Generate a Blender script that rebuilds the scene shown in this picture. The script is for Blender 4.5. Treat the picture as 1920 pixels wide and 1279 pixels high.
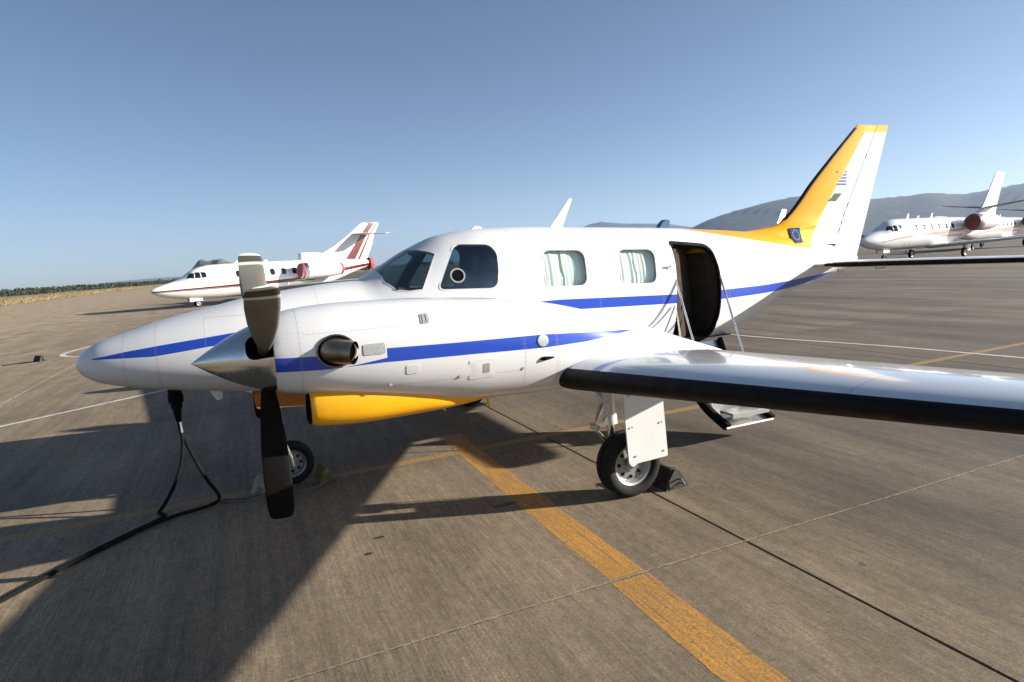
import bpy, bmesh, math, random
import numpy as np
from mathutils import Matrix, Vector

random.seed(7)
SC = bpy.context.scene
COL = SC.collection
for o in list(bpy.data.objects):
    bpy.data.objects.remove(o, do_unlink=True)

# ------------------------------------------------------------------ camera, sky, sun, exposure
# world: X = towards the aeroplane's tail, Y = its starboard (right) side, Z = up; nose tip above the origin
cd = bpy.data.cameras.new('camera')
cam = bpy.data.objects.new('camera', cd); COL.objects.link(cam); SC.camera = cam
cd.sensor_width = 36.0; cd.lens = 1166.49 / 1920 * 36.0
cd.clip_start = .05; cd.clip_end = 60000
f_ = Vector((0.39184262, 0.91089128, -0.1293694)); r_ = Vector((0.91355242, -0.40187646, -0.06258816)); u_ = Vector((0.10900152, 0.09366102, 0.98961926))
cam.matrix_world = Matrix(((r_.x, u_.x, -f_.x, 1.3903), (r_.y, u_.y, -f_.y, -6.5449), (r_.z, u_.z, -f_.z, 2.1118), (0, 0, 0, 1)))

TO_SUN = Vector((3.0, -1.2, 1.0)).normalized()
SUN_EL = math.asin(TO_SUN.z)
wd = bpy.data.worlds.new('World'); SC.world = wd; wd.use_nodes = True
wn = wd.node_tree
bg = next(n for n in wn.nodes if n.type == 'BACKGROUND')
sky = wn.nodes.new('ShaderNodeTexSky'); sky.sky_type = 'NISHITA'; sky.sun_disc = False
sky.sun_elevation = SUN_EL; sky.sun_rotation = math.atan2(TO_SUN.x, TO_SUN.y)
sky.altitude = 0; sky.air_density = 0.6; sky.dust_density = 0.5; sky.ozone_density = 0.9
wn.links.new(sky.outputs[0], bg.inputs[0]); bg.inputs[1].default_value = 0.05
sl = bpy.data.lights.new('sun', 'SUN'); sl.energy = 5.0; sl.angle = math.radians(.53); sl.color = (1.0, .94, .84)
sun = bpy.data.objects.new('sun', sl); COL.objects.link(sun); sun.location = (30, -12, 10)
sun.rotation_euler = TO_SUN.to_track_quat('Z', 'Y').to_euler()
SC.view_settings.view_transform = 'Standard'; SC.view_settings.look = 'None'
SC.view_settings.exposure = 1.4; SC.view_settings.gamma = 1.0; SC.view_settings.use_curve_mapping = False
SC.render.engine = 'CYCLES'
SC.cycles.use_denoising = True
SC.cycles.max_bounces = 8; SC.cycles.volume_bounces = 0; SC.cycles.transparent_max_bounces = 16

# ------------------------------------------------------------------ helpers: objects and meshes
def thing(name, label, cat, group=None, mat=None):
    o = bpy.data.objects.new(name, None); COL.objects.link(o); o.empty_display_size = .3
    o['label'] = label; o['category'] = cat
    if group: o['group'] = group
    if mat is not None: o.matrix_world = mat
    return o
def tag(o, label, cat=None, group=None, kind=None):
    o['label'] = label
    if cat: o['category'] = cat
    if group: o['group'] = group
    if kind: o['kind'] = kind
    return o
def mk(name, V, F, mats, parent=None, fm=None, smooth=True, ang=32, flip=True, recalc=True):
    """verts as (x, left, z); 'left' becomes -Y"""
    me = bpy.data.meshes.new(name)
    s = -1. if flip else 1.
    me.from_pydata([(float(v[0]), s * float(v[1]), float(v[2])) for v in V], [], [tuple(int(i) for i in f) for f in F])
    if not isinstance(mats, (list, tuple)): mats = [mats]
    for m in mats: me.materials.append(m)
    if fm is not None: me.polygons.foreach_set('material_index', np.array(fm, dtype=np.int32))
    if recalc:
        bm = bmesh.new(); bm.from_mesh(me); bmesh.ops.recalc_face_normals(bm, faces=bm.faces); bm.to_mesh(me); bm.free()
    shade(me, smooth, ang)
    o = bpy.data.objects.new(name, me); COL.objects.link(o)
    if parent is not None: o.parent = parent
    return o
def shade(me, smooth=True, ang=32):
    if smooth:
        me.shade_smooth()
        me.set_sharp_from_angle(angle=math.radians(ang))
    else: me.shade_flat()
    me.update()
def boolean(o, cutters, op='DIFFERENCE', ang=32):
    for c in cutters:
        m = o.modifiers.new('b', 'BOOLEAN'); m.operation = op; m.object = c; m.solver = 'EXACT'
    dg = bpy.context.evaluated_depsgraph_get()
    me = bpy.data.meshes.new_from_object(o.evaluated_get(dg), depsgraph=dg)
    o.modifiers.clear(); old = o.data; me.name = old.name; o.data = me
    for c in cutters: bpy.data.objects.remove(c, do_unlink=True)
    shade(o.data, True, ang)
    return o
class Geo:
    """collects pieces into one mesh"""
    def __init__(s): s.V = []; s.F = []; s.M = []
    def add(s, V, F, m=0):
        b = len(s.V); s.V += [tuple(v) for v in V]; s.F += [tuple(i + b for i in f) for f in F]; s.M += [m] * len(F); return s
    def box(s, c, d, m=0, R=None):
        V = []
        for k in range(8):
            p = np.array([(k & 1) - .5, ((k >> 1) & 1) - .5, ((k >> 2) & 1) - .5]) * np.array(d)
            if R is not None: p = R @ p
            V.append(p + np.array(c))
        return s.add(V, [(0, 2, 3, 1), (4, 5, 7, 6), (0, 1, 5, 4), (2, 6, 7, 3), (0, 4, 6, 2), (1, 3, 7, 5)], m)
    def tube(s, pts, r, seg=10, m=0, cap=True):
        P = [np.array(p, float) for p in pts]; n = len(P)
        rr = r if hasattr(r, '__len__') else [r] * n
        T = [P[min(i + 1, n - 1)] - P[max(i - 1, 0)] for i in range(n)]
        T = [t / max(np.linalg.norm(t), 1e-9) for t in T]
        a = np.array([0, 0, 1.]) if abs(T[0][2]) < .9 else np.array([1., 0, 0])
        N = np.cross(T[0], a); N /= np.linalg.norm(N)
        V = []; F = []
        for i in range(n):
            N = N - T[i] * (N @ T[i]); N /= np.linalg.norm(N); B = np.cross(T[i], N)
            for k in range(seg):
                q = 2 * math.pi * k / seg
                V.append(P[i] + rr[i] * (math.cos(q) * N + math.sin(q) * B))
        for i in range(n - 1):
            for k in range(seg):
                F.append((i * seg + k, i * seg + (k + 1) % seg, (i + 1) * seg + (k + 1) % seg, (i + 1) * seg + k))
        if cap: F += [tuple(range(seg))[::-1], tuple((n - 1) * seg + k for k in range(seg))]
        return s.add(V, F, m)
    def lathe(s, prof, seg=32, m=0, O=(0, 0, 0), ax='l', mm=None):
        """prof: list of (axial, radius); axis through O along x, l or z"""
        V = []; F = []; M = []
        for a, r in prof:
            for k in range(seg):
                q = 2 * math.pi * k / seg; c, d = r * math.cos(q), r * math.sin(q)
                V.append({'x': (O[0] + a, O[1] + c, O[2] + d), 'l': (O[0] + c, O[1] + a, O[2] + d), 'z': (O[0] + c, O[1] + d, O[2] + a)}[ax])
        for i in range(len(prof) - 1):
            for k in range(seg):
                F.append((i * seg + k, i * seg + (k + 1) % seg, (i + 1) * seg + (k + 1) % seg, (i + 1) * seg + k)); M.append(mm[i] if mm else m)
        b = len(s.V); s.V += V; s.F += [tuple(i + b for i in f) for f in F]; s.M += M
        return s
    def prism(s, poly, a0, a1, ax='l', m=0):
        """poly in the plane across axis ax: l -> (x,z), z -> (x,l), x -> (l,z)"""
        n = len(poly); V = []
        for a in (a0, a1):
            for p in poly:
                V.append({'l': (p[0], a, p[1]), 'z': (p[0], p[1], a), 'x': (a, p[0], p[1])}[ax])
        F = [tuple(range(n))[::-1], tuple(range(n, 2 * n))] + [(i, (i + 1) % n, n + (i + 1) % n, n + i) for i in range(n)]
        return s.add(V, F, m)
    def each(s, name, mats, parent=None, **k):
        """one object for every loose island"""
        par = list(range(len(s.V)))
        def fd(i):
            while par[i] != i: par[i] = par[par[i]]; i = par[i]
            return i
        for f in s.F:
            for i in f[1:]: par[fd(i)] = fd(f[0])
        G = {}
        for f, m in zip(s.F, s.M): G.setdefault(fd(f[0]), []).append((f, m))
        out = []
        for L in G.values():
            ix = sorted({i for f, m in L for i in f}); mp = {i: j for j, i in enumerate(ix)}
            out.append(mk(name, [s.V[i] for i in ix], [tuple(mp[i] for i in f) for f, m in L], mats, parent, fm=[m for f, m in L], **k))
        return out
    def obj(s, name, mats, parent=None, **k):
        return mk(name, s.V, s.F, mats, parent, fm=s.M, **k)
def rpoly(P, r, seg=5):
    """round the corners of a polygon"""
    out = []; n = len(P); P = [np.array(p, float) for p in P]
    rr = r if hasattr(r, '__len__') else [r] * n
    for i in range(n):
        a, b, c = P[i - 1], P[i], P[(i + 1) % n]
        u = (a - b) / np.linalg.norm(a - b); v = (c - b) / np.linalg.norm(c - b)
        d = min(rr[i], .48 * np.linalg.norm(a - b), .48 * np.linalg.norm(c - b))
        for k in range(seg + 1):
            t = k / seg
            out.append((1 - t) ** 2 * (b + u * d) + 2 * t * (1 - t) * b + t * t * (b + v * d))
    return out
def catmull(P, n=8):
    P = [np.array(p, float) for p in P]; out = []
    for i in range(len(P) - 1):
        a, b, c, d = P[max(i - 1, 0)], P[i], P[i + 1], P[min(i + 2, len(P) - 1)]
        for k in range(n):
            t = k / n
            out.append(.5 * (2 * b + (c - a) * t + (2 * a - 5 * b + 4 * c - d) * t * t + (3 * b - a - 3 * c + d) * t ** 3))
    out.append(P[-1]); return out

# ------------------------------------------------------------------ helpers: materials
class X:
    """a node-tree value with arithmetic"""
    def __init__(s, nt, v): s.nt = nt; s.v = v
    def m(s, op, *a):
        n = s.nt.nodes.new('ShaderNodeMath'); n.operation = op
        for i, q in enumerate((s,) + a):
            q = q.v if isinstance(q, X) else q
            if isinstance(q, (int, float)): n.inputs[i].default_value = q
            else: s.nt.links.new(q, n.inputs[i])
        return X(s.nt, n.outputs[0])
    def __add__(s, o): return s.m('ADD', o)
    def __sub__(s, o): return s.m('SUBTRACT', o)
    def __mul__(s, o): return s.m('MULTIPLY', o)
    def gt(s, o): return s.m('GREATER_THAN', o)
    def lt(s, o): return s.m('LESS_THAN', o)
    def mn(s, o): return s.m('MINIMUM', o)
    def mx(s, o): return s.m('MAXIMUM', o)
    def ab(s): return s.m('ABSOLUTE')
    def pw(s, pts):
        """piecewise linear function of s"""
        r = None
        for (x0, y0), (x1, y1) in zip(pts, pts[1:]):
            t = (s - x0).mx(0.).mn(x1 - x0) * ((y1 - y0) / (x1 - x0))
            r = t + pts[0][1] if r is None else r + t
        return r
class M:
    """material under construction"""
    def __init__(s, name, col=(.8, .8, .8), rough=.5, metal=0., coat=0., spec=.5):
        s.mat = bpy.data.materials.new(name); s.mat.use_nodes = True; s.nt = s.mat.node_tree
        s.b = next(n for n in s.nt.nodes if n.type == 'BSDF_PRINCIPLED'); s.out = next(n for n in s.nt.nodes if n.type == 'OUTPUT_MATERIAL')
        s.set('Base Color', (*col, 1)); s.set('Roughness', rough); s.set('Metallic', metal); s.set('Coat Weight', coat); s.set('Coat Roughness', .05); s.set('Specular IOR Level', spec)
        s.c = None; s.col = col
    def set(s, k, v): s.b.inputs[k].default_value = v
    def node(s, t, **k):
        n = s.nt.nodes.new(t)
        for a, b in k.items():
            if a in n.inputs: n.inputs[a].default_value = b
            else: setattr(n, a, b)
        return n
    def ln(s, a, b): s.nt.links.new(a.v if isinstance(a, X) else a, b)
    def pos(s, world=False):
        n = s.node('ShaderNodeNewGeometry').outputs['Position'] if world else s.node('ShaderNodeTexCoord').outputs['Object']
        sp = s.node('ShaderNodeSeparateXYZ'); s.ln(n, sp.inputs[0]); s.P = n
        return [X(s.nt, o) for o in sp.outputs]
    def noise(s, scale, detail=3, rough=.55, sc=(1, 1, 1), off=(0, 0, 0), dist=0.):
        mp = s.node('ShaderNodeMapping'); mp.inputs['Scale'].default_value = sc; mp.inputs['Location'].default_value = off
        s.ln(s.P, mp.inputs[0])
        n = s.node('ShaderNodeTexNoise'); n.inputs['Scale'].default_value = scale; n.inputs['Detail'].default_value = detail; n.inputs['Roughness'].default_value = rough; n.inputs['Distortion'].default_value = dist
        s.ln(mp.outputs[0], n.inputs['Vector'])
        return X(s.nt, n.outputs[0])
    def rng(s, x, a, b, c, d):
        n = s.node('ShaderNodeMapRange'); s.ln(x, n.inputs[0])
        for i, q in enumerate((a, b, c, d)): n.inputs[i + 1].default_value = q
        return X(s.nt, n.outputs[0])
    def mix(s, fac, col, mode='MIX'):
        """lay col over the running colour by fac"""
        n = s.node('ShaderNodeMix'); n.data_type = 'RGBA'; n.blend_type = mode
        if s.c is None: n.inputs[6].default_value = (*s.col, 1)
        else: s.ln(s.c, n.inputs[6])
        if isinstance(col, tuple): n.inputs[7].default_value = (*col, 1)
        else: s.ln(col, n.inputs[7])
        if isinstance(fac, (int, float)): n.inputs[0].default_value = fac
        else: s.ln(fac, n.inputs[0])
        s.c = n.outputs[2]; return s
    def mul(s, x, fac=1.):
        """multiply the running colour by a grey value"""
        return s.mix(fac, x.v, 'MULTIPLY')
    def bump(s, h, strength=.2, dist=.01):
        n = s.node('ShaderNodeBump'); n.inputs['Strength'].default_value = strength; n.inputs['Distance'].default_value = dist
        s.ln(h, n.inputs['Height']); s.ln(n.outputs[0], s.b.inputs['Normal']); return s
    def done(s):
        if s.c is not None: s.ln(s.c, s.b.inputs['Base Color'])
        return s.mat
def simple(name, col, rough=.5, metal=0., coat=0., var=.12, scale=6., bump=0., spec=.5):
    m = M(name, col, rough, metal, coat, spec); m.pos()
    n = m.noise(scale, 4)
    m.mix(m.rng(n, .35, .75, 0, 1), tuple(c * (1 - var) for c in col))
    if bump: m.bump(m.noise(scale * 8, 3), bump, .004)
    else: m.ln(m.rng(n, .3, .7, rough * .85, min(1, rough * 1.15)), m.b.inputs['Roughness'])
    return m.done()
def pchip(X,Y):
    X=np.array(X,float);Y=np.array(Y,float);h=np.diff(X);d=np.diff(Y)/h
    m=np.zeros(len(X))
    for i in range(1,len(X)-1):
        if d[i-1]*d[i]>0:
            w1=2*h[i]+h[i-1];w2=h[i]+2*h[i-1];m[i]=(w1+w2)/(w1/d[i-1]+w2/d[i])
    m[0]=d[0];m[-1]=d[-1]
    def f(x):
        x=min(max(x,X[0]),X[-1]);i=min(max(int(np.searchsorted(X,x))-1,0),len(X)-2)
        t=(x-X[i])/h[i]
        return ((2*t**3-3*t**2+1)*Y[i]+(t**3-2*t**2+t)*h[i]*m[i]+(-2*t**3+3*t**2)*Y[i+1]+(t**3-t**2)*h[i]*m[i+1])
    return f
class Body:
    """lofted body: rows x, z_top, z_bottom, half_width, n_top, n_bottom (super-ellipse), centre offset l0"""
    def __init__(s,rows,l0=0.,sq=False):
        A=np.array(rows,float);s.sq=sq;s.l0=l0
        k=np.sqrt(np.maximum(A[:,0]-A[0,0],0)) if sq else A[:,0]
        s.x0=A[0,0];s.x1=A[-1,0]
        s.f=[pchip(k,A[:,j]) for j in range(1,6)]
    def at(s,x):
        k=math.sqrt(max(x-s.x0,0)) if s.sq else x
        zt,zb,hw,nt,nb=[f(k) for f in s.f]
        return zt,zb,hw,nt,nb,.5*(zt+zb)
    def p(s,x,th,off=0.):
        zt,zb,hw,nt,nb,zc=s.at(x)
        c,q=math.cos(th),math.sin(th)
        n=nt if q>=0 else nb
        h=(zt-zc) if q>=0 else (zc-zb)
        y=hw*math.copysign(abs(c)**(2/n),c); z=zc+h*math.copysign(abs(q)**(2/n),q)
        P=np.array([x,s.l0+y,z])
        return P if not off else P+off*s.nrm(x,th)
    def nrm(s,x,th):
        e=1e-3
        a=s.p(min(x+e,s.x1),th)-s.p(max(x-e,s.x0),th); b=s.p(x,th+e)-s.p(x,th-e)
        n=np.cross(a,b);n/=max(np.linalg.norm(n),1e-12)
        c=s.p(x,th)-np.array([x,s.l0,s.at(x)[5]])
        return n if n@c>0 else -n
    def th(s,x,z,sign=1):
        zt,zb,hw,nt,nb,zc=s.at(x)
        n=nt if z>=zc else nb
        t=(z-zc)/(zt-zc) if z>=zc else (zc-z)/(zc-zb)
        a=math.asin(min(max(t,0),1)**(n/2))
        a=a if z>=zc else -a
        return a if sign>0 else math.pi-a
    def side(s,x,z,sign=1,off=0.):
        return s.p(x,s.th(x,z,sign),off)
    def inside(s,P):
        x,l,z=P
        if x<s.x0 or x>s.x1: return False
        zt,zb,hw,nt,nb,zc=s.at(x)
        n=nt if z>=zc else nb
        h=(zt-zc) if z>=zc else (zc-zb)
        return (abs(l-s.l0)/max(hw,1e-6))**n+(abs(z-zc)/max(h,1e-6))**n<1
FUS=Body([(0,1.42,1.42,0,2,2),(.04,1.515,1.335,.11,2,2),(.15,1.595,1.26,.215,2.1,2.1),(.43,1.685,1.175,.335,2.2,2.2),(.70,1.76,1.12,.415,2.2,2.3),
 (1.15,1.855,1.045,.51,2.3,2.4),(1.41,1.905,1.01,.55,2.3,2.4),(2.14,1.985,.92,.62,2.4,2.6),(2.52,2.01,.89,.64,2.4,2.6),(2.66,2.075,.88,.645,2.3,2.7),(3.05,2.29,.86,.66,2.2,2.7),
 (3.41,2.425,.845,.67,2.3,2.8),(3.78,2.47,.84,.68,2.5,2.8),(4.23,2.475,.835,.68,2.6,2.8),(4.77,2.455,.835,.68,2.6,2.8),(5.6,2.42,.84,.68,2.6,2.8),(6.36,2.385,.85,.66,2.5,2.7),
 (6.9,2.35,.90,.60,2.4,2.5),(7.45,2.31,1.05,.52,2.3,2.3),(8.18,2.23,1.36,.40,2.2,2.2),(8.92,2.11,1.53,.27,2.1,2.1),(9.35,2.03,1.63,.20,2,2),(9.72,1.94,1.70,.12,2,2),(9.84,1.88,1.76,.07,2,2)],sq=True)
NAC=Body([(1.56,1.825,1.30,.262,2,2),(1.60,1.845,1.285,.275,2,2),(1.75,1.872,1.25,.305,2.1,2.1),(2.0,1.885,1.20,.335,2.3,2.3),(2.5,1.875,1.115,.375,2.5,2.4),(3.0,1.84,1.045,.395,2.5,2.4),
 (3.4,1.80,1.02,.40,2.5,2.4),(3.8,1.72,1.01,.385,2.4,2.4),(4.2,1.61,1.0,.35,2.3,2.3),(4.65,1.46,1.0,.29,2.2,2.2),(5.1,1.30,1.02,.20,2.1,2.1),(5.55,1.14,1.06,.07,2,2)],l0=1.9)
# ------------------------------------------------------------------ materials
WHITE = (.68, .68, .68); BLUE = (.018, .062, .42); YEL = (.84, .345, .004)
def seams(m, x, lines, w=.0035):
    r = None
    for q in lines:
        t = (x - q).ab().lt(w); r = t if r is None else r.mx(t)
    return r
def rivets(m, x, z, lines, pitch=.034, side=.014):
    """rows of small fastener heads either side of the seams"""
    d = (z * (1 / pitch)).m('FRACT'); d = (d - .5).ab().lt(.13); r = None
    for q in lines:
        t = ((x - q).ab() - side).ab().lt(.0032); r = t if r is None else r.mx(t)
    return r * d
def dirt(m, amt=.10):
    n = m.noise(1.7, 5, .6); k = m.noise(9., 4, .6, sc=(1, 1, .25))
    m.mix(m.rng(n, .48, .8, 0, amt), (.42, .38, .32)); m.mix(m.rng(k, .58, .85, 0, amt * .8), (.45, .42, .38))
def paint_fuselage():
    m = M('white_fuselage_paint', WHITE, .36, 0, .22, .3); x, y, z = m.pos(); dirt(m, .07)
    hi = x.pw([(.10, 1.479), (.173, 1.491), (.434, 1.532), (.71, 1.565), (1.3, 1.624), (2.0, 1.66), (4.5, 1.659), (6.03, 1.593), (6.82, 1.588), (7.53, 1.586), (8.09, 1.60), (9.3, 1.66)])
    lo = x.pw([(.10, 1.479), (.173, 1.482), (.647, 1.474), (.871, 1.496), (1.1, 1.522), (2.0, 1.545), (4.5, 1.545), (6.0, 1.49), (6.82, 1.477), (7.55, 1.481), (8.25, 1.50), (8.9, 1.56), (9.3, 1.66)])
    m.mix(z.lt(hi) * z.gt(lo) * x.gt(.165) * x.lt(9.25), BLUE)
    yl = x.pw([(6.40, 2.40), (6.573, 2.342), (7.0, 2.26), (7.6, 2.159), (8.37, 2.034), (8.7, 2.01), (8.75, 2.3)])
    m.mix(z.gt(yl) * x.gt(6.45) * x.lt(8.75), YEL)
    s = seams(m, x, (.41, .672, 2.05, 4.08, 5.0, 5.85, 6.9, 8.0, 8.6), .0028)
    s2 = (z - 1.30).ab().lt(.0025) * x.gt(1.0) * x.lt(8); s3 = (z - 2.06).ab().lt(.002) * x.gt(6.75) * x.lt(8.4)
    m.mix(rivets(m, x, z, (.41, .672, 2.05, 2.45, 4.08, 5.0, 5.85, 6.9, 7.45, 8.0, 8.6)) * .30, (.30, .29, .28)); m.mix(rivets(m, z, x, (1.30, 1.74, 2.06)) * .26, (.30, .29, .28))
    bag = (((x - 1.33).ab() - .26).ab().lt(.003) * (z - 1.58).ab().lt(.19)).mx(((z - 1.58).ab() - .19).ab().lt(.003) * (x - 1.33).ab().lt(.26))
    m.mix((s.mx(s2).mx(s3).mx(bag)) * .38, (.25, .24, .23))
    return m.done()
def paint_nacelle():
    m = M('white_nacelle_paint', WHITE, .26, 0, .55); x, y, z = m.pos(); dirt(m, .09)
    hi = x.pw([(1.55, 1.56), (1.84, 1.549), (2.284, 1.557), (2.76, 1.544), (3.49, 1.529), (4.41, 1.466)])
    lo = x.pw([(1.55, 1.463), (1.84, 1.452), (2.257, 1.459), (2.9, 1.445), (3.48, 1.428), (3.87, 1.432), (4.41, 1.466)])
    notch = x.gt(1.98) * x.lt(2.283) * z.gt(x.pw([(1.98, 1.455), (2.05, 1.46), (2.28, 1.49)]))
    m.mix(z.lt(hi) * z.gt(lo) * x.lt(4.41) * (notch * -1. + 1.), BLUE)
    s = seams(m, x, (1.72, 3.32, 3.60, 4.5), .003)
    s2 = ((z - 1.28).ab().lt(.0025) * x.gt(1.6) * x.lt(3.32)).mx((z - 1.70).ab().lt(.0025) * x.gt(1.75) * x.lt(3.32))
    m.mix(s.mx(s2) * .42, (.25, .24, .23))
    m.mix(rivets(m, x, z, (1.72, 3.32, 3.60, 4.1, 4.5)) * .34, (.28, .27, .26)); m.mix(rivets(m, z, x, (1.28, 1.70)) * .30, (.28, .27, .26))
    soot = m.noise(3., 5, .6, sc=(.35, 1, 2.2))
    m.mix(m.rng(soot, .5, .8, 0, .5) * m.rng((z - 1.56).ab(), 0, .16, 1, 0) * x.gt(2.05) * m.rng(x, 2.1, 3.4, 1, 0), (.30, .27, .24))
    return m.done()
def paint_wing():
    m = M('white_wing_paint', (.64, .65, .66), .22, 0, .8); m.set('Coat Roughness', .07); x, y, z = m.pos(); dirt(m, .10)
    ay = y.ab()
    s = seams(m, ay, (2.62, 3.35, 4.62, 5.3), .004)
    spar = ((x - 4.35) - (ay - 2.) * .02).ab().lt(.0035).mx(((x - 5.25) + (ay - 2.) * .14).ab().lt(.005))
    m.mix(s.mx(spar) * .55, (.24, .24, .24)); m.mix(rivets(m, ay, x, (2.62, 3.35, 4.0, 4.62, 5.3)) * .35, (.28, .28, .28)); m.mix(rivets(m, x, ay, (4.05, 4.35, 4.8)) * .3, (.28, .28, .28))
    return m.done()
def paint_fin():
    m = M('white_and_yellow_fin_paint', (.60, .60, .59), .62, 0, 0, .12); x, y, z = m.pos(); dirt(m, .05)
    band = z.pw([(1.9, 8.62), (2.02, 8.70), (2.49, 9.11), (2.90, 9.43), (3.31, 9.76), (3.64, 10.03), (3.66, 11.)])
    m.mix(x.lt(band), YEL)
    s = seams(m, z, (2.95, 3.48, 2.08), .004)
    m.mix(s * .4, (.3, .3, .3))
    return m.done()
def paint_yellow():
    m = M('yellow_scoop_paint', (.88, .41, .004), .35, 0, .25); m.pos()
    m.mix(m.rng(m.noise(5, 5, .65, sc=(.5, 1, 1)), .5, .8, 0, .45), (.50, .20, .02)); return m.done()
MT = {}
def build_materials():
    MT['fus'] = paint_fuselage(); MT['nac'] = paint_nacelle(); MT['wing'] = paint_wing(); MT['fin'] = paint_fin(); MT['yellow'] = paint_yellow()
    MT['shadeyel'] = simple('shaded_yellow_paint', (.40, .13, .012), .5, 0, 0, .3, 8)  # yellow gear-door paint with the shade under the nose put into the colour
    MT['white'] = simple('white_gloss_paint', (.66, .66, .65), .34, 0, .25, .08)
    MT['grey'] = simple('grey_vent_metal', (.32, .32, .31), .6, .1, 0, .25, 40)
    MT['vent'] = simple('pale_vent_metal', (.42, .42, .41), .6, 0, 0, .25, 60)
    MT['boot'] = simple('black_boot_rubber', (.007, .007, .0075), .62, 0, 0, .4, 9, 0, .16)
    MT['rubber'] = simple('tyre_rubber', (.016, .015, .014), .8, 0, 0, .5, 12, .25, .25)
    MT['dark'] = simple('dark_cavity', (.006, .0055, .005), .9, spec=.05)
    MT['seal'] = simple('black_door_seal', (.007, .007, .007), .8, spec=.1)
    MT['lining'] = simple('brown_cabin_lining', (.15, .115, .085), .75, 0, 0, .3, 5)
    MT['cloth'] = simple('tan_entry_curtain_cloth', (.055, .04, .03), .95, 0, 0, .4, 12, 0, .1)
    MT['leather'] = simple('grey_leather', (.14, .13, .12), .55, 0, 0, .3, 9)
    MT['carpet'] = simple('cabin_carpet', (.045, .035, .03), .95, 0, 0, .3, 30)
    MT['panelblk'] = simple('instrument_panel_black', (.02, .02, .022), .5)
    MT['rim'] = simple('cast_wheel_metal', (.32, .33, .31), .45, .6, 0, .2, 14)
    MT['steel'] = simple('strut_steel', (.66, .66, .64), .24, 1, 0, .2, 14)
    MT['chrome'] = simple('chrome_rod', (.78, .78, .76), .14, 1, 0, .1, 14)
    MT['alu'] = simple('aluminium_step', (.62, .62, .60), .36, .85, 0, .2, 20)
    MT['antenna'] = simple('antenna_white', (.75, .75, .73), .4)
    MT['bluecap'] = simple('blue_beacon', (.04, .12, .22), .25, 0, .6)
    MT['blacktop'] = simple('black_cable_rubber', (.006, .006, .0065), .8, 0, 0, .3, 15, 0, .12)
    MT['red'] = simple('red_cover_cloth', (.42, .045, .040), .7, 0, 0, .3, 5, .3)
    MT['darkred'] = simple('dark_red_cover_cloth', (.14, .022, .022), .7, 0, 0, .3, 5, .3)
    MT['jetglass'] = simple('dark_jet_glass', (.012, .016, .022), .08, 0, .5, .2)
    MT['jetalu'] = simple('bare_metal_lip', (.62, .62, .63), .25, 1)
    # spinner: polished, finely brushed round its axis
    m = M('polished_spinner_metal', (.70, .69, .67), .20, 1.0); x, y, z = m.pos()
    n = m.noise(60, 3, .6, sc=(3, .25, .25)); m.ln(m.rng(n, .3, .7, .13, .30), m.b.inputs['Roughness'])
    m.mix(m.rng(m.noise(4, 5, .65), .5, .8, 0, .5), (.42, .41, .39)); MT['spinner'] = m.done()
    # propeller blades: weathered grey paint with pale tip bands (z = radius in blade space)
    m = M('grey_blade_paint', (.17, .158, .132), .5, 0, 0, .3); x, y, z = m.pos()
    m.mix(m.rng(m.noise(10, 5, .65, sc=(1, 1, .3)), .45, .8, 0, .6), (.25, .235, .195))
    m.mix(m.rng(z, .15, .50, .75, 0), (.08, .072, .06))
    m.mix(z.gt(1.215).mx(z.gt(1.085) * z.lt(1.125)), (.60, .59, .54)); m.mix(z.gt(1.125) * z.lt(1.215), (.075, .07, .055)); MT['blade'] = m.done()
    MT['bladeback'] = simple('matt_black_blade_back', (.006, .0055, .005), .7, 0, 0, .4, 12, 0, .12)
    m = M('heat_stained_steel', (.36, .30, .23), .38, 1.); x, y, z = m.pos()
    m.mix(m.rng(m.noise(9, 4), .4, .7, 0, 1), (.17, .13, .10)); MT['exhaust'] = m.done()
    def glass(name, tint, rough=.02, base=.045):
        m = M(name); nt = m.nt; nt.nodes.remove(m.b)
        t = m.node('ShaderNodeBsdfTransparent'); t.inputs[0].default_value = (*tint, 1)
        g = m.node('ShaderNodeBsdfGlossy'); g.inputs['Roughness'].default_value = rough
        fr = m.node('ShaderNodeLayerWeight'); fr.inputs[0].default_value = .5
        fq = X(nt, fr.outputs['Facing']).m('POWER', 4.) * .55 + base
        mx = m.node('ShaderNodeMixShader'); m.ln(fq, mx.inputs[0]); nt.links.new(t.outputs[0], mx.inputs[1]); nt.links.new(g.outputs[0], mx.inputs[2]); nt.links.new(mx.outputs[0], m.out.inputs[0])
        return m.mat
    MT['glass'] = glass('clear_window_glass', (.93, .97, .95)); MT['tint'] = glass('tinted_cockpit_glass', (.66, .76, .78), .02, .13)
    m = M('pale_curtain_cloth', (.80, .82, .79), .9); x, y, z = m.pos()
    m.mix(m.rng(m.noise(14, 4, .6, sc=(6, 1, .25)), .4, .7, 0, .6), (.58, .64, .60)); MT['curtain'] = m.done()
    # flag decals, drawn in object x-z
    m = M('striped_flag_print', (.50, .53, .58), .7, 0, 0, .1); x, y, z = m.pos()
    st = (z * (1 / .044)).m('FRACT').gt(.5); m.mix(st, (.035, .10, .36))
    canton = x.lt(9.50) * z.gt(2.985); m.mix(canton, (.03, .09, .34))
    m.mix(canton * ((x - 9.455).ab().lt(.011).mx((z - 3.03).ab().lt(.011))), (.75, .76, .78)); MT['flag'] = m.done()
    MT['euflag'] = simple('blue_flag_print', (.03, .07, .20), .85, 0, 0, .2, 20, 0, .04)
    MT['star'] = simple('yellow_star_print', (.55, .42, .08), .85, spec=.04)
    MT['logo'] = simple('grey_logo_print', (.13, .14, .13), .8, 0, 0, .2, 30, 0, .05)
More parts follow.
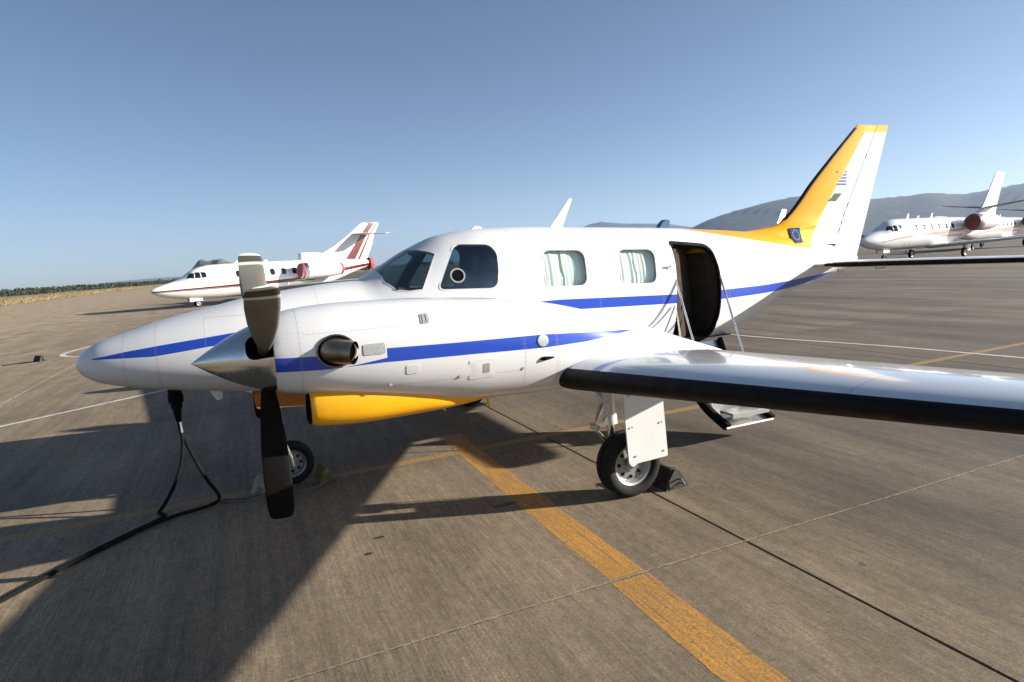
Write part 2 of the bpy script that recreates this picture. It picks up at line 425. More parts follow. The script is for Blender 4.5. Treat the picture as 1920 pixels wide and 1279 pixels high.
    # concrete: brushed along y, streaked and stained; sun-and-view brightness along x is painted in
    def concrete(name):
        m = M(name, (0.166, 0.124, 0.074), .86); x, y, z = m.pos(True)
        big = m.noise(.12, 4, .6); mid = m.noise(.9, 5, .6, sc=(1, .35, 1)); fine = m.noise(26, 4, .7); grain = m.noise(140, 2, .6)
        br = m.noise(1, 3, .7, sc=(52, 1.1, 1)); br2 = m.noise(1, 2, .6, sc=(13, .35, 1), off=(4, 2, 0))
        m.mix(m.rng(big, .38, .66, 0, .8), (0.200, 0.146, 0.088)); m.mix(m.rng(mid, .42, .72, 0, .75), (0.116, 0.088, 0.055))
        m.mix(m.rng(br, .40, .68, 0, .85), (0.090, 0.068, 0.041)); m.mix(m.rng(br2, .55, .78, 0, .45), (0.088, 0.064, 0.040)); m.mix(m.rng(br2, .2, .42, .35, 0), (0.224, 0.166, 0.101))
        m.mix(m.rng(fine, .48, .70, 0, .7), (0.097, 0.073, 0.045)); m.mix(m.rng(fine, .28, .44, .6, 0), (0.231, 0.172, 0.105)); m.mix(m.rng(grain, .52, .68, 0, .75), (0.078, 0.059, 0.038))
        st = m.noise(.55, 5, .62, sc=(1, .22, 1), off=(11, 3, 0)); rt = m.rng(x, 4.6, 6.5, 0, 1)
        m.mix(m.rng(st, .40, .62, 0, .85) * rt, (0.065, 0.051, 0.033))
        oi = m.node('ShaderNodeObjectInfo'); rnd_ = X(m.nt, oi.outputs['Random'])
        m.mix(m.rng(rnd_, 0, 1, 0, .42), (0.242, 0.187, 0.127)); m.mix(m.rng((rnd_ * 7.31).m('FRACT'), .4, 1, 0, .40), (0.105, 0.083, 0.058))
        sp = m.noise(7, 1, .4, off=(2.3, 7.7, 0)); m.mix(m.rng(sp, .79, .86, 0, .6), (0.034, 0.027, 0.019))
        m.mix(m.rng(x, -14, 3.5, .85, 0), (0.231, 0.172, 0.105))  # paler towards the nose: brightness from the sun angle put into the colour
        g1 = m.noise(62, 3, .75); g2 = m.noise(17, 4, .7, sc=(1, .6, 1)); g3 = m.noise(1, 2, .6, sc=(90, 3.5, 1))
        zone = m.rng(m.noise(.5, 3, .6, off=(3, 1, 0)), .38, .62, .25, 1)
        m.mul(m.rng(g1, .34, .66, .70, 1.32)); m.mul(m.rng(g2, .32, .68, .80, 1.20)); m.mul(m.rng(g3, .3, .7, .70, 1.26), zone)
        s1 = m.noise(1, 3, .65, sc=(7, .12, 1), off=(1, 6, 0)); m.mul(m.rng(s1, .34, .66, .78, 1.22), m.rng(zone, 0, 1, 1, .5))
        s2 = m.noise(1.1, 5, .62, sc=(1, .5, 1), off=(8, 2, 0)); m.mul(m.rng(s2, .34, .66, .76, 1.26))
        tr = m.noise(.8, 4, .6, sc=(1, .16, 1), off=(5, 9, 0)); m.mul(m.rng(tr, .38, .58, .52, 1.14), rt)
        m.mul(m.rng(x, 3.6, 7, 1, .74)); m.mul(m.rng(x, -9, 2, 1.40, 1.02))  # sun-and-view brightness painted in: darker aft, brighter ahead
        m.bump(br * .5 + fine * .35 + grain * .25, .55, .004)
        return m.done()
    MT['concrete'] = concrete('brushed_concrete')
    MT['joint'] = simple('dark_joint_filler', (.022, .02, .018), .9)
    m = M('pale_joint_sealant', (.30, .245, .165), .9); m.pos(True)
    m.mix(m.rng(m.noise(28, 4, .7), .42, .6, 0, 1), (.12, .10, .08)); MT['sealant'] = m.done()
    def line(name, col, wear):
        m = M(name, col, .75); x, y, z = m.pos(True)
        m.mix(m.rng(m.noise(2.2, 5, .65), .4, .7, 0, .55), tuple(c * .72 for c in col))
        m.mix(m.rng(m.noise(1, 3, .7, sc=(45, 1.3, 1)), wear, wear + .22, 0, .85), (.14,.112,.083)); m.mix(m.rng(m.noise(32, 4, .7), wear + .04, wear + .2, 0, .9), (.13,.105,.078))
        m.mul(m.rng(m.noise(62, 3, .75), .34, .66, .66, 1.34)); m.mul(m.rng(m.noise(1, 2, .6, sc=(90, 3.5, 1)), .3, .7, .8, 1.2))
        m.bump(m.noise(1, 3, .7, sc=(52, 1.1, 1)) * .5 + m.noise(26, 4, .7) * .4, .5, .004)
        return m.done()
    MT['yline'] = line('worn_yellow_line_paint', (.44, .215, .038), .49); MT['yline2'] = line('faded_yellow_line_paint', (.36, .205, .045), .45); MT['wline'] = line('worn_white_line_paint', (.60, .58, .54), .52)
    MT['darkspot'] = simple('dark_spot', (.02, .018, .016), .45, 0, 0, .3, 20)
    MT['chockpale'] = simple('pale_worn_chock_paint', (.36, .33, .26), .8, 0, 0, .5, 25)
    MT['chockyel'] = simple('dirty_yellow_chock_paint', (.19, .15, .045), .8, 0, 0, .6, 20)
    MT['chockdark'] = simple('dark_rubber_chock', (.035, .026, .020), .8, 0, 0, .5, 20)
    MT['rope'] = simple('pale_rope', (.16, .145, .12), .9, 0, 0, .4, 60)
    m = M('dry_grass', (.25, .18, .085), .95); m.pos(True)
    m.mix(m.rng(m.noise(.05, 5, .6), .4, .7, 0, .7), (.20, .165, .07)); m.mix(m.rng(m.noise(.5, 4, .6), .5, .75, 0, .3), (.33, .24, .12)); MT['grass'] = m.done()
    m = M('tree_foliage', (.026, .036, .020), .95); m.pos(True); m.mix(m.rng(m.noise(.25, 3), .4, .7, 0, 1), (.045, .052, .028)); MT['foliage'] = m.done()
    m = M('hill_scrub', (.040, .042, .034), .95); m.pos(True)
    m.mix(m.rng(m.noise(.004, 6, .6), .42, .62, 0, .9), (.032, .04, .028)); m.mix(m.rng(m.noise(.012, 7, .7, sc=(1, 1, 3)), .50, .66, 0, .8), (.115, .10, .082)); m.mix(m.rng(m.noise(.03, 5, .7, sc=(1, 1, 3)), .5, .62, 0, .7), (.026, .032, .022)); MT['hill'] = m.done()
    m = M('rocky_hill', (.13, .108, .085), .95); m.pos(True); m.mix(m.rng(m.noise(.02, 6, .65), .42, .62, 0, .9), (.05, .052, .038)); MT['rock'] = m.done()
build_materials()
# ------------------------------------------------------------------ setting: ground, apron, markings
def struct(o, label=None):
    o['kind'] = 'structure'
    if label: o['label'] = label
    return o
def sheet(name, x0, x1, l0, l1, z, mat, parent=None):
    return mk(name, [(x0, l0, z), (x1, l0, z), (x1, l1, z), (x0, l1, z)], [(0, 1, 2, 3)], mat, parent, smooth=False)
struct(mk('ground', [(-20000, -20000, -.07), (20000, -20000, -.07), (20000, 20000, -.07), (-20000, 20000, -.07)], [(0, 1, 2, 3)], MT['grass'], smooth=False), 'dry grassland reaching to the horizon')
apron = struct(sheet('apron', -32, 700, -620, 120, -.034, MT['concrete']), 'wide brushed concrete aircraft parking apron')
S = 7.5; GAP = .007
def slab_mesh():
    a = S / 2 - GAP; b = a - .006
    g = Geo()
    V = [(-a, -a, -.03), (a, -a, -.03), (a, a, -.03), (-a, a, -.03), (-a, -a, -.005), (a, -a, -.005), (a, a, -.005), (-a, a, -.005), (-b, -b, 0), (b, -b, 0), (b, b, 0), (-b, b, 0)]
    F = [(0, 1, 5, 4), (1, 2, 6, 5), (2, 3, 7, 6), (3, 0, 4, 7), (4, 5, 9, 8), (5, 6, 10, 9), (6, 7, 11, 10), (7, 4, 8, 11), (8, 9, 10, 11)]
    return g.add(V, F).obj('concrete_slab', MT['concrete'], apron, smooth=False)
JX, JL = 4.53, 3.27
first = slab_mesh(); n_ = 0
for i in range(-4, 9):
    for j in range(-11, 2):
        o = first if n_ == 0 else first.copy()
        if n_: COL.objects.link(o); o.parent = apron
        n_ += 1
        dz = ((i * 7 + j * 13) % 5) * .0001
        o.location = (JX + S * (i + .5), -(JL + S * (j + .5)), -dz)
# pale crumbling sealant in the long joint, dark filler under the cross joint
def ragged(name, x0, x1, l, w, z, mat, parent, n, along='x'):
    V = []; F = []
    for k in range(n + 1):
        t = x0 + (x1 - x0) * k / n
        a = w * random.uniform(.5, 1.15); b = w * random.uniform(.5, 1.15)
        V += [(t, l - a, z), (t, l + b, z)] if along == 'x' else [(l - a, t, z), (l + b, t, z)]
    F = [(2 * k, 2 * k + 2, 2 * k + 3, 2 * k + 1) for k in range(n)]
    return mk(name, V, F, mat, parent, smooth=False)
ragged('joint_sealant', -8, 25, JL, .0065, .0005, MT['sealant'], apron, 900)
ragged('joint_sealant', -40, 8, JX, .006, -.006, MT['joint'], apron, 40, 'l')
# painted lines: long strips with slightly uneven edges, broken at the joints
def stripe(name, pts, w, z, mat, label, n=60):
    P = catmull(pts, max(2, n // max(1, len(pts) - 1)))
    V = []; F = []
    for i, p in enumerate(P):
        t = P[min(i + 1, len(P) - 1)] - P[max(i - 1, 0)]; t /= np.linalg.norm(t); q = np.array([-t[1], t[0]])
        e1, e2 = (random.uniform(-.004, .004) for _ in range(2))
        V += [(*(p + q * (w / 2 + e1)), z), (*(p - q * (w / 2 + e2)), z)]
    F = [(2 * i, 2 * i + 2, 2 * i + 3, 2 * i + 1) for i in range(len(P) - 1)]
    return struct(mk(name, V, F, mat, smooth=False), label)
stripe('yellow_stop_line', [(3.59, -.72), (3.54, 1.5), (3.53, 3.25)], .265, .0006, MT['yline'], 'broad worn yellow line painted across the apron beside the main wheel')
stripe('yellow_stop_line', [(3.525, 3.29), (3.49, 4.6), (3.47, 9)], .285, .0006, MT['yline'], 'broad worn yellow line running out of the foreground')
stripe('yellow_guide_line', [(-30, .06), (-5, .05), (0, .05), (3.2, .03), (8, .0), (15, -.1), (40, -.3)], .14, .0004, MT['yline2'], 'thin faded yellow guide line under the nose wheel')
stripe('white_line', [(-5.4, -3.2), (-2.31, -5.58), (-.4, -7.07), (3, -9.7)], .10, .0014, MT['wline'], 'thin white line crossing the apron ahead of the nose')
stripe('white_line', [(11.6, -14), (11.9, -8), (12.15, -4.4), (12.75, -1.5), (13.0, .7), (13.6, 5)], .09, .0014, MT['wline'], 'thin white line on the apron behind the open door')
stripe('white_line', [(-1.6, -17.0), (-3.2, -16.2), (-4.0, -17.3), (-3.75, -19.2), (-3.0, -21.8)], .16, .0014, MT['wline'], 'curved white line beyond the nose of the airplane')
stripe('white_line', [(-60, -58), (-20, -44), (10, -36)], .14, .0014, MT['wline'], 'long faded white line far across the apron')
for cx, cl, a, b in ((3.3, 1.71, .13, .045), (2.06, 2.02, .035, .02), (2.19, 1.78, .05, .02)):  # flat dark spots with uneven outlines
    P = [(cx + a * math.cos(t) * random.uniform(.7, 1.1), cl + b * math.sin(t) * random.uniform(.7, 1.1), .0016) for t in np.linspace(0, 2 * math.pi, 22)[:-1]]
    struct(mk('dark_spot', P, [tuple(range(len(P)))], MT['darkspot'], smooth=False), 'small dark spot on the concrete')

# ------------------------------------------------------------------ hills, trees, grass beyond the apron
CX, CL = 1.39, 6.54
def bearing(px, dist):
    """world (x, left) of a far point, px = horizontal angle given as offset of a 1166-unit focal plane"""
    k = px / 1166.
    fx, fl, rx, rl = .395, -.9186, .9153, .4027
    return CX + dist * (fx + rx * k), CL + dist * (fl + rl * k)
def ridge(name, prof, dist, depth, mat, label, seed, rough=.08):
    """prof: (bearing offset, crest height in m) -- a mound with real depth behind and before its crest"""
    rnd = np.random.RandomState(seed)
    f = pchip([p[0] for p in prof], [p[1] for p in prof])
    nu, nv = 150, 26; V = []; F = []
    ph = rnd.rand(12, 2) * 6.28; fr = rnd.rand(12) * 22 + 5
    for i in range(nu):
        b = prof[0][0] + (prof[-1][0] - prof[0][0]) * i / (nu - 1); h = f(b)
        for j in range(nv):
            t = j / (nv - 1) * 2 - 1
            x, l = bearing(b, dist + depth * t)
            s = math.cos(t * math.pi / 2) ** 1.3
            nz = sum(math.sin(fr[k] * b / 90. + ph[k, 0] + t * fr[k] * 2.6 + ph[k, 1]) / (k + 2) for k in range(12))
            spur = abs(math.sin(b / 23. + ph[0, 0] + 1.5 * t) + .6 * math.sin(b / 9.7 + ph[1, 0] - 2 * t))
            z = h * s * (1 + rough * nz * (1 - .8 * s) + .03 * math.sin(b / 31. + 4 * t) * math.sin(7 * t + b / 57.) * (1 - s)) - 1.5
            V.append((x, l, z))
    for i in range(nu - 1):
        for j in range(nv - 1):
            F.append((i * nv + j, (i + 1) * nv + j, (i + 1) * nv + j + 1, i * nv + j + 1))
    return struct(mk(name, V, F, mat, ang=60), label)
def H(px, d): return px * d / 1166.
D1 = 5200
ridge('hill', [(q - 960, H(h, D1) if h > 0 else 1) for q, h in ((1190, 0), (1270, 22), (1330, 48), (1400, 66), (1460, 77), (1520, 83), (1580, 79), (1640, 69), (1700, 70), (1740, 73), (1800, 67), (1860, 73), (1920, 80), (2000, 88), (2150, 80), (2400, 55), (2700, 0))], D1, 1500, MT['hill'], 'broad scrub covered hills on the right skyline', 3)
D2 = 9000
ridge('hill', [(q - 960, H(h, D2) if h > 0 else 1) for q, h in ((880, 0), (1000, 30), (1060, 46), (1100, 51), (1140, 58), (1180, 53), (1230, 50), (1300, 40), (1420, 0))], D2, 1800, MT['hill'], 'small far hill showing above the cabin roof', 5)
D3 = 2600
ridge('hill', [(q - 960, H(h, D3) if h > 0 else 1) for q, h in ((335, 0), (358, 8), (374, 22), (392, 37), (410, 34), (425, 37), (445, 30), (480, 18), (560, 10), (640, 0))], D3, 260, MT['rock'], 'rocky knoll behind the jet with red engine covers', 9, .25)
D4 = 14000
ridge('hill', [(q - 960, H(h, D4) if h > 0 else 1) for q, h in ((-200, 0), (60, 2), (180, 4), (260, 7), (330, 8), (420, 7), (560, 4), (760, 0))], D4, 2500, MT['hill'], 'faint distant mountains low on the left horizon', 13)
# shrubs and trees massed along the far edge of the field: leaf-sized clumps
def treeline(name, spots, label):
    V = []; F = []
    for x, l, h, w in spots:
        for _ in range(46):
            a = random.uniform(0, 6.28); q = random.random() ** .5; zz = random.random()
            rr = w * q * (1 - .55 * zz ** 2)
            c = np.array([x + rr * math.cos(a), l + rr * math.sin(a), h * (.08 + .86 * zz * (1 - .35 * q))])
            s = h * random.uniform(.07, .17)
            A = np.array([random.gauss(0, 1) for _ in range(3)]); A /= np.linalg.norm(A)
            B = np.cross(A, [random.gauss(0, 1) for _ in range(3)]); B /= np.linalg.norm(B)
            b = len(V); V += [c + s * A, c + s * B, c - s * A * .9, c - s * B * .8]; F.append((b, b + 1, b + 2, b + 3))
    o = mk(name, V, F, MT['foliage'], smooth=False, recalc=False); o['kind'] = 'stuff'; o['label'] = label; return o
sp = []
for k in range(620):
    t = k / 620.
    x, l = -95 - 50 * random.random() + 42 * t, -70 - 760 * t ** 1.3
    sp.append((x, l, random.uniform(2.2, 3.7) * (1 + .35 * t), random.uniform(3, 6)))
for k in range(420):
    px = random.uniform(-650, 1300); d = random.uniform(760, 980); x, l = bearing(px, d)
    sp.append((x, l, random.uniform(5, 9), random.uniform(5, 10)))
treeline('distant_tree_line', sp, 'low dark line of far trees and scrub beyond the airfield')
# tufts of dry grass along the apron edge
V = []; F = []
for k in range(16000):
    t = random.random() ** 2.2; l = -45 - 420 * t; x = -32.2 - 26 * random.random() ** 1.6 - 8 * t
    h = random.uniform(.05, .22); a = random.uniform(0, 6.28); w = random.uniform(.05, .16); b = len(V)
    dx, dl = w * math.cos(a), w * math.sin(a)
    V += [(x - dx, l - dl, -.07), (x + dx, l + dl, -.07), (x + dx * .6 + random.uniform(-.1, .1), l + dl * .6, h - .07), (x - dx * .5, l - dl * .5, h * .8 - .07)]; F.append((b, b + 1, b + 2, b + 3))
o = mk('dry_grass_verge', V, F, MT['grass'], smooth=False, recalc=False); o['kind'] = 'stuff'; o['label'] = 'strip of dry golden grass along the apron edge'
# ------------------------------------------------------------------ the twin turboprop in front
PL = thing('propeller_airplane', 'white twin turboprop airplane with blue stripe, yellow tail band and open rear door', 'airplane')
def ringmesh(body, xs, seg=72, grow=0., cap0=True, cap1=True, zmin=None):
    V = []; F = []
    for x in xs:
        for k in range(seg):
            p = body.p(x, 2 * math.pi * k / seg)
            if grow:
                zc = body.at(x)[5]; d = p - np.array([x, body.l0, zc]); L = np.linalg.norm(d); p = p + d / max(L, 1e-6) * grow
            if zmin is not None and p[2] < zmin: p = np.array([p[0], p[1], zmin])
            V.append(p)
    n = len(xs)
    for i in range(n - 1):
        for k in range(seg): F.append((i * seg + k, i * seg + (k + 1) % seg, (i + 1) * seg + (k + 1) % seg, (i + 1) * seg + k))
    if cap0: F.append(tuple(range(seg)))
    if cap1: F.append(tuple((n - 1) * seg + k for k in range(seg)))
    return V, F
def mirror(V): return [(v[0], -v[1], v[2]) for v in V]
SIDES = (1, -1)
fx = [.0015 + .9 * (k / 26) ** 2 for k in range(27)] + list(np.linspace(.95, 9.84, 118))
V, F = ringmesh(FUS, fx, 96)
fus = mk('fuselage', V, F, [MT['fus'], MT['lining']], PL)
# cabin void
V, F = ringmesh(FUS, list(np.linspace(2.80, 7.05, 60)), 64, -.045, zmin=1.0)
cav = mk('cut', V, F, [MT['fus'], MT['lining']], fm=[1] * len(F))
boolean(fus, [cav])
# openings
WS = [(2.682, 86.5), (2.70, 50), (2.79, 33.5), (2.91, 26.5), (3.03, 23.2), (3.235, 51), (3.13, 65), (3.055, 80), (3.045, 86.5)]
WIN_C = rpoly([(3.175, 1.862), (3.80, 1.832), (3.855, 2.19), (3.80, 2.285), (3.435, 2.310)], [.07, .09, .07, .07, .08], 5)
WIN_1 = rpoly([(4.335, 1.808), (4.85, 1.782), (4.868, 2.172), (4.355, 2.198)], .10, 6)
WIN_2 = rpoly([(5.275, 1.768), (5.762, 1.742), (5.79, 2.135), (5.295, 2.158)], .10, 6)
WIN_3 = rpoly([(6.02, 1.76), (6.45, 1.742), (6.47, 2.10), (6.04, 2.12)], .10, 6)
DOOR = rpoly([(6.02, .97), (6.70, .97), (6.745, 1.45), (6.735, 1.85), (6.66, 2.14), (6.06, 2.205)], [.08, .16, .2, .2, .13, .05], 6)
cut = Geo()
for sg in SIDES:
    for poly in ([WIN_C, WIN_1, WIN_2] + ([WIN_3] if sg < 0 else [])):
        cut.prism(poly, sg * .30, sg * 1.0)
cut.prism(DOOR, .28, 1.0)
cutter = cut.obj('cut', MT['lining'])
ws_out = []
for a, b in zip(WS, WS[1:] + WS[:1]):
    for t in (0, .25, .5, .75): ws_out.append((a[0] + (b[0] - a[0]) * t, a[1] + (b[1] - a[1]) * t))
ws_cut = []
for sg in SIDES:
    g = Geo(); P = [FUS.p(x, math.radians(t)) for x, t in ws_out]; d = np.array([-.42, .50, .62]); n = len(P)
    Vv = [p + d * .5 for p in P] + [p - d * .22 for p in P]
    if sg < 0: Vv = mirror(Vv)
    g.add(Vv, [tuple(range(n)), tuple(range(n, 2 * n))[::-1]] + [(i, (i + 1) % n, n + (i + 1) % n, n + i) for i in range(n)])
    ws_cut.append(g.obj('cut', MT['lining']))
boolean(fus, [cutter]); boolean(fus, ws_cut)
def pane(name, outline, surf, mat, parent, inset=.006, thick=.006, rings=7, scale=1.0, wave=None):
    """sheet of glass or cloth filling an outline on a curved skin; surf(p, offset) -> point"""
    O = [np.array(p, float) for p in outline]; c = sum(O) / len(O); n = len(O); V = []; F = []
    for off in (-inset, -inset - thick):
        for k in range(rings, 0, -1):
            for p in O:
                q = c + (p - c) * (k / rings) * scale
                V.append(surf(q, off + (wave(q) if wave else 0)))
        V.append(surf(c, off))
    R = rings * n + 1
    for s in (0, 1):
        b = s * R
        for k in range(rings - 1):
            for i in range(n): F.append((b + k * n + i, b + k * n + (i + 1) % n, b + (k + 1) * n + (i + 1) % n, b + (k + 1) * n + i))
        for i in range(n): F.append((b + (rings - 1) * n + i, b + (rings - 1) * n + (i + 1) % n, b + R - 1))
    for i in range(n): F.append((i, (i + 1) % n, R + (i + 1) % n, R + i))
    return mk(name, V, F, mat, parent)
def rim(name, outline, surf, mat, parent, s0=.97, s1=1.05, h=.004, deep=.012):
    O = [np.array(p, float) for p in outline]; c = sum(O) / len(O); n = len(O); V = []; F = []
    for s, off in ((s1, -.004), (s1, h), (s0, h), (s0, -deep)):
        for p in O: V.append(surf(c + (p - c) * s, off))
    for k in range(4):
        for i in range(n): F.append((k * n + i, k * n + (i + 1) % n, ((k + 1) % 4) * n + (i + 1) % n, ((k + 1) % 4) * n + i))
    return mk(name, V, F, mat, parent)
def side_surf(sg, body=FUS): return lambda p, off: body.side(p[0], p[1], sg, off)
def th_surf(sg): return lambda p, off: FUS.p(p[0], math.radians(p[1]) if sg > 0 else math.pi - math.radians(p[1]), off)
for sg in SIDES:
    sf = side_surf(sg)
    w = pane('windshield_pane', ws_out, th_surf(sg), MT['tint'], fus); rim('windshield_frame', ws_out, th_surf(sg), MT['white'], fus, .985, 1.02, .003)
    pane('cockpit_window', WIN_C, sf, MT['tint'], fus); rim('window_frame', WIN_C, sf, MT['white'], fus, .98, 1.018, .003)
    for poly in ([WIN_1, WIN_2] + ([WIN_3] if sg < 0 else [])):
        pane('cabin_window', poly, sf, MT['glass'], fus); rim('window_frame', poly, sf, MT['white'], fus, .97, 1.022, .003)
        x0, x1 = min(p[0] for p in poly) - .02, max(p[0] for p in poly) + .02; z0, z1 = min(p[1] for p in poly) - .02, max(p[1] for p in poly) + .02
        Vc = []; Fc = []; nx, nz = 90, 8; ph = random.uniform(0, 6)
        for i in range(nx + 1):
            x = x0 + (x1 - x0) * i / nx; u = (x - x0) / (x1 - x0)
            for j in range(nz + 1):
                z = z0 + (z1 - z0) * j / nz
                w_ = 0.0022 * math.sin(u * 62 + ph + .9 * math.sin(u * 9)) + .004 * math.sin(u * 23 + 2 * ph) - (.012 if abs(u - .46 - .02 * math.sin(j)) < .012 else 0)
                Vc.append(sf((x, z), -.055 + w_))
        for i in range(nx):
            for j in range(nz): Fc.append((i * (nz + 1) + j, (i + 1) * (nz + 1) + j, (i + 1) * (nz + 1) + j + 1, i * (nz + 1) + j + 1))
        mk('curtain', Vc, Fc, MT['curtain'], fus, ang=80, recalc=False)
rim('door_seal', DOOR, side_surf(1), MT['seal'], fus, .955, 1.02, .004, .05)
# round storm vent in the cockpit side window
g = Geo(); c = FUS.side(3.395, 1.988, 1, 0); nn = FUS.nrm(3.395, FUS.th(3.395, 1.988)); a = np.array([1., 0, 0]); a -= nn * (a @ nn); a /= np.linalg.norm(a); b = np.cross(nn, a)
Vv = []; Ff = []; sg_ = 24
for (r, h) in ((.078, -.004), (.078, .008), (.062, .008), (.060, -.004)):
    for k in range(sg_): q = 2 * math.pi * k / sg_; Vv.append(c + nn * h + r * (a * math.cos(q) + b * math.sin(q)))
for i in range(4):
    for k in range(sg_): Ff.append((i * sg_ + k, i * sg_ + (k + 1) % sg_, ((i + 1) % 4) * sg_ + (k + 1) % sg_, ((i + 1) % 4) * sg_ + k))
g.add(Vv, Ff).obj('vent_ring', MT['grey'], fus)
Vv = [c + nn * .001 + .061 * (a * math.cos(2 * math.pi * k / 24) + b * math.sin(2 * math.pi * k / 24)) for k in range(24)] + [c + nn * -.002 + .061 * (a * math.cos(2 * math.pi * k / 24) + b * math.sin(2 * math.pi * k / 24)) for k in range(24)]
Geo().add(Vv, [tuple(range(24)), tuple(range(24, 48))[::-1]] + [(i, (i + 1) % 24, 24 + (i + 1) % 24, 24 + i) for i in range(24)]).obj('vent_window', MT['dark'], fus)
# cockpit and cabin inside
g = Geo(); g.prism(rpoly([(2.92, 1.02), (3.02, 1.02), (3.02, 1.86), (2.80, 1.92), (2.80, 1.80), (2.92, 1.75)], .02, 2), -.56, .56); g.obj('instrument_panel', MT['panelblk'], fus)
for sg in SIDES:
    g = Geo(); g.prism(rpoly([(3.35, 1.02), (3.80, 1.02), (3.80, 1.38), (3.33, 1.42)], .05, 3), sg * .10, sg * .50)
    g.prism(rpoly([(3.72, 1.36), (3.84, 1.36), (3.98, 1.98), (3.88, 2.0)], .05, 3), sg * .10, sg * .50); g.prism(rpoly([(3.92, 2.02), (4.0, 2.02), (4.03, 2.2), (3.95, 2.2)], .03, 3), sg * .18, sg * .42)
    g.obj('pilot_seat', MT['leather'], fus)
    g = Geo(); g.tube([(3.03, sg * .3, 1.66), (3.2, sg * .3, 1.67)], .018); g.tube([(3.2, sg * .3 - .13, 1.78), (3.2, sg * .3 - .12, 1.68), (3.2, sg * .3, 1.66), (3.2, sg * .3 + .12, 1.68), (3.2, sg * .3 + .13, 1.78)], .016)
    g.obj('control_yoke', MT['panelblk'], fus)
    for xs in (4.55, 5.35):
        g = Geo(); g.prism(rpoly([(xs, 1.02), (xs + .42, 1.02), (xs + .42, 1.40), (xs, 1.44)], .05, 3), sg * .16, sg * .56); g.prism(rpoly([(xs + .36, 1.36), (xs + .48, 1.36), (xs + .58, 1.98), (xs + .46, 2.0)], .05, 3), sg * .16, sg * .56)
        g.obj('cabin_seat', MT['leather'], fus)
g = Geo(); g.box((4.92, 0, 1.006), (4.2, .96, .006)); g.obj('cabin_floor', MT['carpet'], fus)
g = Geo(); g.prism([(-.6, 1.01), (-.12, 1.01), (-.12, 2.3), (-.45, 2.2), (-.6, 1.9)], 4.12, 4.15, 'x'); g.prism([(.6, 1.01), (.16, 1.01), (.16, 2.3), (.45, 2.2), (.6, 1.9)], 4.12, 4.15, 'x'); g.each('cockpit_bulkhead', MT['lining'], fus)
Vc = []; Fc = []
for i in range(41):
    l = .61 - .36 * i / 40
    for z in (1.05, 1.6, 2.12): Vc.append((6.09 + .016 * math.sin(i * 1.1) + 1.35 * (.61 - l), l - (.06 if z > 2 else 0), z))
for i in range(40):
    for j in range(2): Fc.append((i * 3 + j, i * 3 + 3 + j, i * 3 + 4 + j, i * 3 + 1 + j))
mk('entry_curtain', Vc, Fc, MT['cloth'], fus, ang=70, recalc=False)
# aerials on the roof, probes and lamps under the nose
def fin_aerial(name, pts, t, mat):
    g = Geo(); g.prism(rpoly(pts, .012, 2), -t, t); return g.obj(name, mat, fus)
fin_aerial('blade_aerial', [(4.76, 2.44), (4.93, 2.44), (5.085, 2.775), (5.05, 2.79)], .009, MT['antenna'])
fin_aerial('roof_aerial', [(3.78, 2.46), (3.93, 2.46), (3.92, 2.492), (3.84, 2.505)], .02, MT['antenna'])
fin_aerial('roof_beacon', [(6.29, 2.375), (6.44, 2.37), (6.46, 2.475), (6.40, 2.495), (6.34, 2.45)], .045, MT['bluecap'])
fin_aerial('belly_aerial', [(1.02, 1.06), (1.14, 1.06), (1.13, .96), (1.08, .95)], .012, MT['antenna'])
g = Geo(); g.box((5.92, .672, 1.92), (.05, .012, .018)); g.box((5.96, .672, 1.92), (.02, .016, .03)); g.each('door_latch', MT['grey'], fus)

# ---- wings
def foil(n=26, t=.14, camber=.018):
    """unit airfoil, from the tail over the top to the nose and back below; returns list of (xc, zc)"""
    up = []; lo = []
    for k in range(n + 1):
        x = .5 * (1 - math.cos(math.pi * k / n))
        y = 5 * t * (.2969 * math.sqrt(x) - .126 * x - .3516 * x ** 2 + .2843 * x ** 3 - .1036 * x ** 4)
        c = camber * (1 - (2 * x - .8) ** 2 * .7) if x > 0 else camber * .552
        c = camber * 4 * x * (1 - x)
        up.append((x, c + y)); lo.append((x, c - y))
    return up[::-1] + lo[1:]
def wle(l): return 3.62 + .07 * (l - 2) if l >= 1.55 else 3.5885 - .30 * (1.55 - l)
def wte(l): return 5.68 - .2 * (l - 2)
def wz(l): return 1.137 + .09 * (l - 2)
def wing_pts(l, prof, t, off=0., lim=None):
    a, b, z = wle(l), wte(l), wz(l); c = b - a; out = []
    for i, (x, y) in enumerate(prof):
        px_, pz = a + x * c, z + y * c * t / .14 - .045 * x
        out.append(np.array([px_, l, pz]))
    return out
FO = foil(34, .14, .008)
LS = [.40, .8, 1.2, 1.55, 1.9, 2.3, 2.8, 3.4, 4.0, 4.6, 5.2, 5.7, 6.05]
